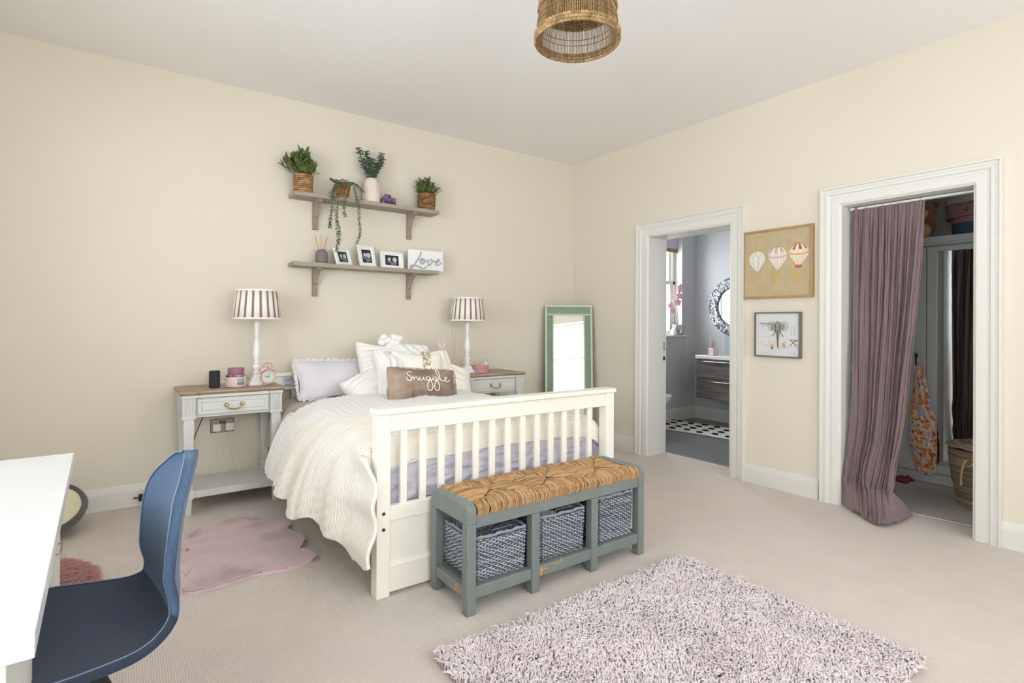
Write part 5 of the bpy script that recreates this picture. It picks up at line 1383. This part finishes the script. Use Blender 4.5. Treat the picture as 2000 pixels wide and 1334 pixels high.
# ================================================================== PENDANT SHADE
pc = Vector((-2.552, -2.828, 2.235))
pd = thing('pendant_shade', 'woven seagrass pendant lampshade hanging from the ceiling', 'lampshade', pc)
def pr_r(z): return interp([(-.01, .149), (.03, .149), (.10, .140), (.18, .128), (.26, .112), (.33, .082), (.38, .05)], z)
def band(name, z0, z1, rows, n, mt_, seed):
    rs = np.random.RandomState(seed); P = []; Rr = []; ri = (z1-z0)/rows/2*1.15
    for r_ in range(rows):
        z = z0+(z1-z0)*(r_+.5)/rows
        for i in range(n):
            a0 = 2*PI*(i+.5*(r_ % 2)+rs.uniform(-.1, .1))/n; pts = []
            for k in range(4):
                a = a0+2*PI*1.35/n*k/3; rad = pr_r(z)+ri*.5*math.sin(PI*k/3); pts.append((rad*math.cos(a), rad*math.sin(a), z+ri*.7*(k-1.5)/1.5*(1 if r_ % 2 else -1)*.5))
            P.append(pts); Rr.append([ri*.55, ri, ri, ri*.55])
    return stuff(strands(name, np.array(P), np.array(Rr), 5, mt_, pd))
band('rim_braid', -.008, .026, 3, 64, 'seagrass', 1)
band('middle_braid', .108, .200, 9, 60, 'seagrass', 2)
band('crown_weave', .245, .375, 14, 40, 'seagrass', 3)
n = 150; P = []
for i in range(n):
    a = 2*PI*i/n+.004*math.sin(i*7); P.append([((pr_r(z)-.002)*math.cos(a), (pr_r(z)-.002)*math.sin(a), z) for z in (.0, .05, .10, .15, .2, .25)])
stuff(strands('cane_sticks', np.array(P), np.full((n, 6), .0016), 5, 'seagrass', pd))
b = MB()
for z in (.055, .075): b.tube([((pr_r(z)+.001)*math.cos(2*PI*i/48), (pr_r(z)+.001)*math.sin(2*PI*i/48), z) for i in range(48)], .0014, 5, closed=True)
b.build('binding_ring', 'hyacinth', pd)
b = MB(); b.grid(lambda u, v: ((pr_r(.095+.285*v)-.006)*math.cos(2*PI*u), (pr_r(.095+.285*v)-.006)*math.sin(2*PI*u), .108+.27*v) if v < .001 or v > -1 else 0, 48, 10, cu=True)
b = MB(); b.tube([(0, 0, .375), (0, 0, CH-pc.z-.02)], .004, 8); b.build('flex', 'white_plastic', pd)
b = MB(); b.lathe([(.001, -.035), (.05, -.03), (.052, 0), (.001, 0)], (0, 0, CH-pc.z), 24); b.build('ceiling_rose', 'white_plastic', pd)
b = MB(); b.lathe([(.018, .30), (.02, .30), (.02, .37), (.018, .38)], n=16); b.build('lamp_holder', 'white_plastic', pd)
rs = np.random.RandomState(6); P = []; Rr = []
for r_ in range(10):      # inner woven disc seen from below
    q = .122-.0115*r_
    nn = max(10, int(q*330))
    for i in range(nn):
        a0 = 2*PI*(i+.5*(r_ % 2))/nn; P.append([(q*math.cos(a0+2*PI*1.3/nn*k/3), q*math.sin(a0+2*PI*1.3/nn*k/3), .112+.11*(1-(q/.15)**2)-.004*math.sin(PI*k/3)) for k in range(4)]); Rr.append([.004, .0078, .0078, .004])
stuff(strands('inner_weave', np.array(P), np.array(Rr), 5, 'seagrass', pd))
# ================================================================== DOORWAY CURTAIN
rod = thing('curtain_rod', 'thin white curtain rod across the closet doorway', 'curtain rod', (.10, -3.0, 1.980))
b = MB(); b.tube([(0, D2[0]-.0+3.0+.014, 0), (0, D2[1]+3.0-.014, 0)], .0075, 12); b.build('rod', 'rod', rod)
for y in (D2[0]+3.0+.014, D2[1]+3.0-.018):
    b = MB(); b.xf(b.lathe([(.013, 0), (.013, .004)], (0, 0, 0), 14), Matrix.Translation((0, y, 0)) @ Matrix.Rotation(R(90), 4, 'X')); b.build('end_cap', 'rod', rod)
# centre line in x/z, with left (towards the bed wall) and right edges in y
rows = [  # t, x, z, y_left, y_right
    (0.00, .100, 1.990, -2.668, -3.085), (.015, .099, 1.972, -2.672, -3.083), (.20, .098, 1.62, -2.672, -3.066), (.40, .098, 1.20, -2.674, -3.036), (.55, .092, .88, -2.676, -3.006),
    (.68, .080, .58, -2.678, -2.985), (.76, .066, .40, -2.670, -2.968), (.82, .045, .27, -2.664, -2.955), (.88, .010, .15, -2.664, -2.950), (.92, -.035, .075, -2.672, -2.955),
    (.95, -.085, .045, -2.700, -2.975), (.98, -.140, .035, -2.760, -3.000), (1.0, -.185, .028, -2.830, -3.010)]
def curt(u, v):
    vv = min(v, .88); g = [interp([(r_[0], r_[k]) for r_ in rows], vv) for k in (1, 2, 3, 4)]
    x, z, yl, yr = g
    mid = max(0, min(1, v/.03)); t = max(0, (v-.88)/.12)
    wq = u+.035*math.sin(u*7+2)+.030*nz(u*2.6, v*.8, 0, 2)+.012*nz(u*8, v*2.2, 5, 2)
    ph = 2*PI*(9.5*wq)+.8*math.sin(v*2.5+u*5)
    mid2 = max(0, min(1, v/.16)); a = .019*(.32+.68*mid2)*(1+.75*nz(u*5, v*1.6, 1, 1.7))*(1-.5*t)
    fo_ = (1-abs(math.sin(ph*.5))**.8*2)*.8+.42*math.sin(ph*2.1+1+v*4+4*nz(u*3, v*3, 4, 1))
    fine = .0030*math.sin(u*210+8*nz(u*5, v*3, 3, 2))*mid+.004*nz(u*30, v*10, 1, 1)
    big = .024*math.sin(u*2*PI*2.2+.6)*min(1, v*1.4)
    y = yl+(yr-yl)*(u+.006*math.cos(ph))
    if v < .02: y += .004*math.sin(u*150)
    d = a*fo_+fine+big*(1-t)*min(1, v*3)
    bul = math.exp(-((min(v, .88)-.83)/.06)**2)*.03*math.sin(u*PI)
    if v > .70: y += .018*nz(u*4, v*9, 7, 1.5)*min(1, (v-.70)*10)
    if abs(v-.735) < .006: d -= .004
    p = Vector((x-(d+bul)*(1-t), y, z))
    if t > 0:
        H = [(0, -.035, -2.690), (.3, -.13, -2.80), (.55, -.215, -2.905), (.72, -.255, -2.975), (.82, -.215, -3.005), (.92, -.06, -3.018), (1, .12, -3.022)]
        hx_ = interp([(q[0], q[1]) for q in H], u); hy_ = interp([(q[0], q[2]) for q in H], u)
        p.x += (hx_-x)*t**1.3; p.y += (hy_-y)*t**1.2; zz = z*(1-t)**1.8+.016
        p.z = zz+t*(.020*max(0, fo_)+.014*max(0, math.sin(u*14+t*3))+.010*nz(u*9, v*16, 0, 2))+.045*math.sin(t*PI)*max(0, math.sin(u*7.5+.4))
    return (p.x, p.y, max(p.z, .006))
b = MB((.1, -2.87, 1.98)); b.grid(curt, 300, 190)
o = b.build('curtain', 'curtain', smooth=180, solid=.004); o.location = (.1, -2.87, 1.98)
tag(o, 'mauve crinkled cotton curtain in the closet doorway, pooling on the carpet', 'curtain')

# ================================================================== CLOSET
wd = thing('wardrobe', 'pale grey built-in wardrobe with a mirrored door inside the closet', 'wardrobe', (1.1, -3.1, 0))
def WD(n, m_, fn, par=wd, **k):
    b = MB(wd.location); fn(b); return b.build(n, m_, par, **k)
WX = 1.12
WD('carcass', 'ward', lambda b: b.box(WX, -4.19, 0, CX-.01, -2.41, 1.83))
WD('cornice', 'ward', lambda b: (b.box(WX-.045, -4.19, 1.826, CX-.01, -2.405, 1.872), b.box(WX-.03, -4.19, 1.808, WX+.02, -2.405, 1.83)), bevel=.004)
WD('plinth', 'ward', lambda b: b.box(WX-.02, -4.19, .004, WX+.0, -2.41, .075), bevel=.003)
def door(y0, y1, mirror):
    z0, z1 = .085, 1.796; f = .062
    d = WD('door', 'ward', lambda b: (b.box(WX-.020, y0, z0, WX-.001, y0+f, z1), b.box(WX-.020, y1-f, z0, WX-.001, y1, z1), b.box(WX-.020, y0+f, z0, WX-.001, y1-f, z0+f), b.box(WX-.020, y0+f, z1-f*.6, WX-.001, y1-f, z1)) + ((b.box(WX-.020, y0+f, 1.0, WX-.001, y1-f, 1.06),) if not mirror else ()), bevel=.002)
    if mirror: WD('mirror_panel', 'mirror', lambda b: b.box(WX-.012, y0+f, z0+f, WX-.006, y1-f, z1-f*.6), d, smooth=0)
    else: WD('door_panel', 'ward', lambda b: b.box(WX-.010, y0+f-.001, z0+f-.001, WX-.004, y1-f+.001, z1-f*.6+.001), d, smooth=0)
    return d
door(-2.788, -2.415, False); door(-3.25, -2.794, True); door(-3.63, -3.256, False); door(-4.18, -3.636, False)
hk = b = MB((WX, -2.735, .9)); b.tube(crom([(WX-.02, -2.732, .955), (WX-.045, -2.732, .985), (WX-.055, -2.734, .95), (WX-.05, -2.735, .90), (WX-.035, -2.735, .885), (WX-.025, -2.735, .90)], 5), .006, 8)
o = hk.build('coat_hook', 'black'); o.location = (WX, -2.735, .9); tag(o, 'black hook on the wardrobe door holding the floral scarf', 'hook')
# floral scarf
sc_mats = []
for i, c_ in enumerate(((222, 200, 160), (216, 140, 112), (226, 180, 104), (176, 172, 196), (196, 88, 84), (232, 214, 190))): 
    sc_mats.append(mat('scarf_print_%s' % ['sand', 'coral', 'amber', 'lavender', 'red', 'cream'][i], c_, .85, sheen=.2))
def scf(u, v):
    w_ = interp([(0, .012), (.12, .040), (.45, .072), (.75, .080), (1, .055)], v); z = .90-v*.83
    a = 2*u-1
    return (WX-.050-.012*math.cos(a*PI/2)-.010*math.sin(a*9+v*3)*v**.5, -2.752-.045*v-a*w_-.01*nz(v*3, u, 2), z+(.02*a*a*(v > .9)))
def scm(u, v):
    k = nz(u*3.2, v*12, 3, 1.6); h = nz(u*5, v*16, 8, 1.8)
    return 4 if h > .32 else 1 if k > .22 else 2 if k > .02 else 3 if k < -.28 else 5 if h < -.12 else 0
b = MB((WX, -2.75, .9)); b.grid(scf, 46, 130, mif=scm)
o = b.build('scarf', sc_mats, smooth=180, solid=.003); o.location = (WX, -2.75, .9); tag(o, 'orange and lavender floral scarf hanging from the black hook in the closet', 'scarf')
b = MB((WX, -2.78, .3))
def scf2(u, v):
    a = 2*u-1; return (WX-.070-.012*math.cos(a*PI/2), -2.765-.01*v-a*(.060+.02*v), .60-v*.33)
b.grid(scf2, 30, 40, mif=lambda u, v: scm(u+.4, v*.5+.3)); o2 = b.build('scarf_end', sc_mats, o, smooth=180, solid=.003); o2.location = Vector((WX, -2.78, .3))-Vector((WX, -2.75, .9))
# hamper
hp = thing('laundry_basket', 'tall seagrass laundry basket with a lid and rope handle inside the closet', 'basket', (.72, -3.235, .002))
rs = np.random.RandomState(9); P = []; 
def hr(z): return interp([(0, .135), (.05, .150), (.20, .178), (.34, .192), (.39, .190)], z)
rows_ = 40; nn = 64
for r_ in range(rows_):
    z = .006+.384*r_/rows_
    P.append([((hr(z)+.003*(1 if (i+r_) % 2 else -1))*math.cos(2*PI*i/nn), (hr(z)+.003*(1 if (i+r_) % 2 else -1))*math.sin(2*PI*i/nn), z) for i in range(nn+1)])
stuff(strands('basket_weave', np.array(P), np.full((rows_, nn+1), .0052), 4, 'rattan_dk', hp))
b = MB(); b.lathe([(.001, .004), (.13, .004), (.17, .2), (.183, .38)], n=32, cap=False); b.build('liner', 'bronze', hp)
P = []
for r_ in range(18):
    q = .205-.0112*r_; P.append([(q*math.cos(2*PI*i/48)*(1+.008*(-1)**(i+r_)), q*math.sin(2*PI*i/48)*(1+.008*(-1)**(i+r_)), .402+.028*(1-(q/.205)**2)+.004*math.sin(i*1.3)) for i in range(49)])
lid = stuff(strands('lid', np.array(P), np.full((18, 49), .0068), 5, 'rattan_dk', hp))
b = MB(); b.tube(crom([(-.185, .03, .34), (-.235, .05, .33), (-.26, .06, .27), (-.24, .07, .22), (-.235, .07, .19)], 5), .006, 6); b.tube(crom([(-.185, .03, .34), (-.22, .0, .345), (-.245, .02, .31), (-.215, .04, .30), (-.185, .045, .32)], 5), .006, 6)
b.sphere((-.235, .07, .185), .012, 8, sc=(.7, .7, 1.4)); b.build('rope_handle', 'rope', hp)
# things on top of the wardrobe
def boxt(name, label, loc, sx, sy, sz, m_, lid_m, spots):
    t = thing(name, label, 'box', loc)
    b = MB(); b.lathe([(sx, 0), (sx, sz*.72)], n=36, fn=lambda a, z: 1 if 0 else 1); 
    for v in b.v: v.y *= sy/sx
    bd = b.build('box_body', m_, t)
    b = MB(); b.lathe([(sx*1.03, sz*.68), (sx*1.03, sz*.98), (sx*.99, sz), (.001, sz)], n=36, cap=False)
    for v in b.v: v.y *= sy/sx
    b.build('lid', lid_m, t)
    b = MB(); r_ = random.Random(spots)
    for i in range(26):
        a = PI*.55+r_.uniform(0, PI*.9); z = r_.uniform(.1, .6)*sz; s = .008
        c = Vector((sx*1.003*math.cos(a), sy*1.003*math.sin(a), z)); tt_ = Vector((-math.sin(a), math.cos(a), 0))
        b.add([c-tt_*s, c-Vector((0, 0, s*.8)), c+tt_*s, c+Vector((0, 0, s))], [(0, 1, 2, 3)])
    b.build('printed_flower', 'red_cloth', bd, smooth=0)
    return t
boxt('storage_box', 'blue floral hat box on top of the wardrobe', (1.33, -3.06, 1.872), .18, .17, .14, 'box_blue', 'box_pink', 1)
boxt('storage_box', 'pink floral hat box stacked on the blue one', (1.34, -3.05, 2.012), .21, .20, .15, 'box_pink', 'closet_wall', 2)
tb = thing('teddy_bear', 'brown teddy bear lying on top of the wardrobe behind the curtain', 'toy', (1.22, -2.71, 1.905))
b = MB(); b.sphere((0, 0, .075), .10, 12, sc=(.9, 1, .9)); b.sphere((-.04, -.05, .17), .072, 12); b.sphere((-.02, -.11, .225), .025, 8); b.sphere((-.02, .02, .235), .025, 8); b.sphere((.0, .12, .04), .05, 8, sc=(1, 1.4, .9)); b.build('body', 'teddy', tb, smooth=180)
b = MB(); b.sphere((-.10, -.04, .02), .062, 12, sc=(.7, 1, 1)); b.sphere((-.095, -.055, .16), .032, 10); b.build('paw', 'teddy_lt', tb, smooth=180)
b = MB(); b.sphere((-.125, -.057, .166), .008, 6); b.sphere((-.092, -.082, .19), .006, 6); b.sphere((-.104, -.028, .19), .006, 6); b.build('face', 'black', tb)
b = MB(); b.grid(lambda u, v: (.93+.13*u, -2.63-.09*v, .012+.012*math.sin(u*6+v*4)+.008*math.sin(v*11)), 14, 10)
tag(b.build('shoe', 'red_cloth', smooth=180, solid=.02), 'dark red shoe at the foot of the wardrobe behind the curtain', 'shoe')

# ================================================================== BATHROOM THINGS
vn = thing('vanity_unit', 'dark weathered wood wall-hung vanity with a white top in the bathroom', 'vanity', (1.9, -.8, .3))
def V(n, m_, fn, par=vn, **k):
    b = MB(vn.location); fn(b); return b.build(n, m_, par, **k)
VY1 = -.333; VY0 = -1.14; VX = 1.685
V('cabinet', 'vanity', lambda b: b.box(VX+.02, VY0, .325, BX-.002, VY1, .79), smooth=0)
for z0, z1 in ((.325, .555), (.562, .785)):
    d = V('drawer', 'vanity', lambda b: b.box(VX, VY0+.002, z0, VX+.019, VY1-.002, z1), bevel=.002)
    V('handle', 'chrome', lambda b: b.box(VX-.018, VY0+.10, z1-.030, VX+.002, VY1-.10, z1-.020), d, bevel=.002)
V('basin_top', 'porcelain', lambda b: b.box(VX-.012, VY0-.01, .79, BX-.002, VY1+.008, .832), bevel=.006, seg=3)
V('splashback', 'splash', lambda b: b.box(BX-.010, VY0, .832, BX-.002, VY1-.10, 1.09), smooth=0)
V('tap', 'chrome', lambda b: (b.tube([(2.03, -.63, .83), (2.03, -.63, .95), (1.93, -.63, .955), (1.925, -.63, .935)], .011, 10), b.box(2.015, -.645, .955, 2.045, -.615, .985)), bevel=.002)
cp = thing('toothbrush_cup', 'pink square toothbrush cup on the vanity', 'cup', (1.80, -.475, .832))
b = MB(); b.frustum((0, 0), 0, .085, .034, .034, .036, .036); b.build('cup', 'pink', cp, bevel=.008, seg=3)
for i, (dx, dy, h, mm) in enumerate(((-.015, .012, .17, 'pink'), (.006, -.010, .16, 'splash'), (.016, .010, .15, 'lilac'), (.0, .0, .18, 'pink_box'))):
    b = MB(); b.tube([(dx*.4, dy*.4, .04), (dx*1.5, dy*1.5, h)], .005, 6); b.box(dx*1.5-.006, dy*1.5-.012, h-.03, dx*1.5+.004, dy*1.5+.002, h); b.build('toothbrush', mm, cp)
bm_ = thing('round_mirror', 'round mirror with a silver mosaic frame on the bathroom wall', 'mirror', (BX, -.575, 1.415))
b = MB(); n = 64
def onx_(prof_, mt2, nm, par, fn=None):
    b = MB(); k = b.lathe(prof_, n=n, cap=False, fn=fn); b.xf(k, Matrix.Rotation(R(-90), 4, 'Y')); return b.build(nm, mt2, par, smooth=30)
fr_ = onx_([(.235, .0), (.235, .018), (.262, .030), (.33, .030), (.362, .012), (.362, 0)], 'silver_mosaic', 'frame', bm_)
onx_([(.001, .008), (.237, .008)], 'mirror', 'mirror_glass', bm_)
b = MB(); r_ = random.Random(4)
for i in range(420):
    a = r_.uniform(0, 2*PI); q = r_.uniform(.245, .352); s = r_.uniform(.008, .014); c = Vector((-.0315, q*math.cos(a), q*math.sin(a))); g = r_.uniform(0, PI/2)
    u_v = Vector((0, math.cos(g), math.sin(g)))*s; w_v = Vector((0, -math.sin(g), math.cos(g)))*s*.35; d_ = Vector((-r_.uniform(.001, .005), 0, 0))
    b.add([c-u_v-w_v+d_, c+u_v-w_v+d_, c+u_v+w_v+d_, c-u_v+w_v+d_], [(0, 1, 2, 3)])
stuff(b.build('mosaic_chip', 'steel_plate2', fr_, smooth=0))
# orchid
op = thing('orchid', 'pink orchid in a silver pot on the bathroom window sill', 'plant', (1.80, .015, WZ0+.018))
b = MB(); b.lathe([(.045, 0), (.058, .02), (.070, .07), (.074, .125), (.071, .127), (.066, .11), (.001, .108)], n=32, cap=False); b.lathe([(.001, 0), (.045, 0)], n=32, cap=False); b.build('pot', 'chrome', op)
b = MB()
for a, L_ in ((.3, .13), (2.6, .15), (3.5, .12), (5.6, .10), (1.4, .08)): leaf_mesh(b, (0, 0, .11), (math.cos(a), math.sin(a)*.5, .25), (0, 0, 1), L_, .045, .35, 5)
b.build('leaf', 'leaf_euc', op, smooth=180)
s1 = crom([(0, 0, .11), (-.01, 0, .25), (-.025, 0, .38), (.01, 0, .52), (.07, 0, .64), (.15, 0, .70), (.24, 0, .73)], 6)
s2 = crom([(-.005, 0, .11), (-.04, 0, .24), (-.09, 0, .34), (-.13, 0, .40), (-.17, 0, .38)], 6)
b = MB(); b.tube(s1, .003, 5); b.tube(s2, .003, 5); b.build('stem', 'stem', op)
def flower(c, s, face=(-.5, -1, 0)):
    b = MB(); f = Vector(face).normalized(); x = f.cross(Vector((0, 0, 1))).normalized(); z = x.cross(f)
    for k in range(5):
        a = k*2*PI/5+.3; d = x*math.cos(a)+z*math.sin(a); leaf_mesh(b, Vector(c), d+f*.25, f, s, s*.75, .2, 4)
    fl_ = b.build('flower', 'orchid', op, smooth=180); b = MB(); b.sphere(Vector(c)+f*.008, s*.22, 6); b.build('flower_throat', 'orchid_dk', fl_)
for p_, s in (((-.02, -.01, .41), .052), ((.0, -.02, .49), .050), ((.035, 0, .575), .052), ((.02, -.02, .60), .046), ((-.14, -.02, .30), .042), ((-.155, 0, .36), .040)): flower(p_, s)
for p_ in ((.10, 0, .665), (.14, -.01, .675), (.17, 0, .70)): flower(p_, .026)
b = MB(); b.sphere((.205, 0, .715), .012, 6, sc=(1.5, 1, .8)); b.sphere((.235, 0, .728), .009, 6, sc=(1.6, 1, .8)); b.build('bud', 'stem', op)
jp = MB(); jp.lathe([(.02, 0), (.04, .01), (.045, .04), (.03, .07), (.012, .085), (.012, .10)], n=20); o = jp.build('bottle', 'porcelain'); o.location = (1.69, .0, WZ0+.018); tag(o, 'small white bottle on the sill left of the orchid pot', 'bottle')
# toilet
tl = thing('toilet', 'white toilet, its rim just showing past the doorway jamb', 'toilet', (.885, -.30, 0))
b = MB(); prof_ = [(.12, 0), (.12, .04), (.10, .14), (.14, .28), (.19, .37), (.20, .395), (.17, .40), (.15, .36), (.001, .3)]
b.lathe(prof_, n=36, cap=False)
for v in b.v: v.y *= 1.25
b.build('bowl', 'porcelain', tl, smooth=180)
b = MB(); b.lathe([(.205, .40), (.208, .41), (.205, .42), (.001, .424)], n=36, cap=False)
for v in b.v: v.y *= 1.25
b.build('seat', 'porcelain', tl)
b = MB(); b.box(-.19, .13, .40, .19, .285, .78); b.build('cistern', 'porcelain', tl, bevel=.02, seg=3)
# dotted bath mat
A_ = Vector((.86, -.40, 0)); 
bmt = thing('bath_mat', 'white bath mat with black tufted dots on the grey bathroom floor', 'bath mat', (1.46, -.67, .001))
ml, mw = .58, .29   # half sizes; axis of the runner roughly along the diagonal
bmt.rotation_euler = (0, 0, R(-82))
b = MB(); b.grid(lambda u, v: ((2*u-1)*ml, (2*v-1)*mw, .010+.002*nz(u*6, v*4, 0)), 40, 16); b.build('mat_body', 'cotton_white', bmt, smooth=180, solid=.014)
for i in range(7):
    for j in range(4):
        b = MB(); x = -ml+.08+i*.163; y = -mw+.075+j*.14+(.0 if i % 2 else .03); k = b.sphere((0, 0, 0), .036, 7, sc=(1.15, .85, .36)); b.xf(k, Matrix.Translation((x, min(y, mw-.03), .018)))
        b.build('black_dot', 'cotton_black', bmt, smooth=180)
b = MB()
for s in (-1, 1):
    for q in (-1, 1):
        for k in range(9): b.tube([(s*ml, q*mw, .015), (s*(ml+.05)+.012*math.cos(k), q*(mw+.01)+.018*math.sin(k*2.3), .012)], .006, 5)
b.build('corner_tassel', 'cotton_black', bmt)
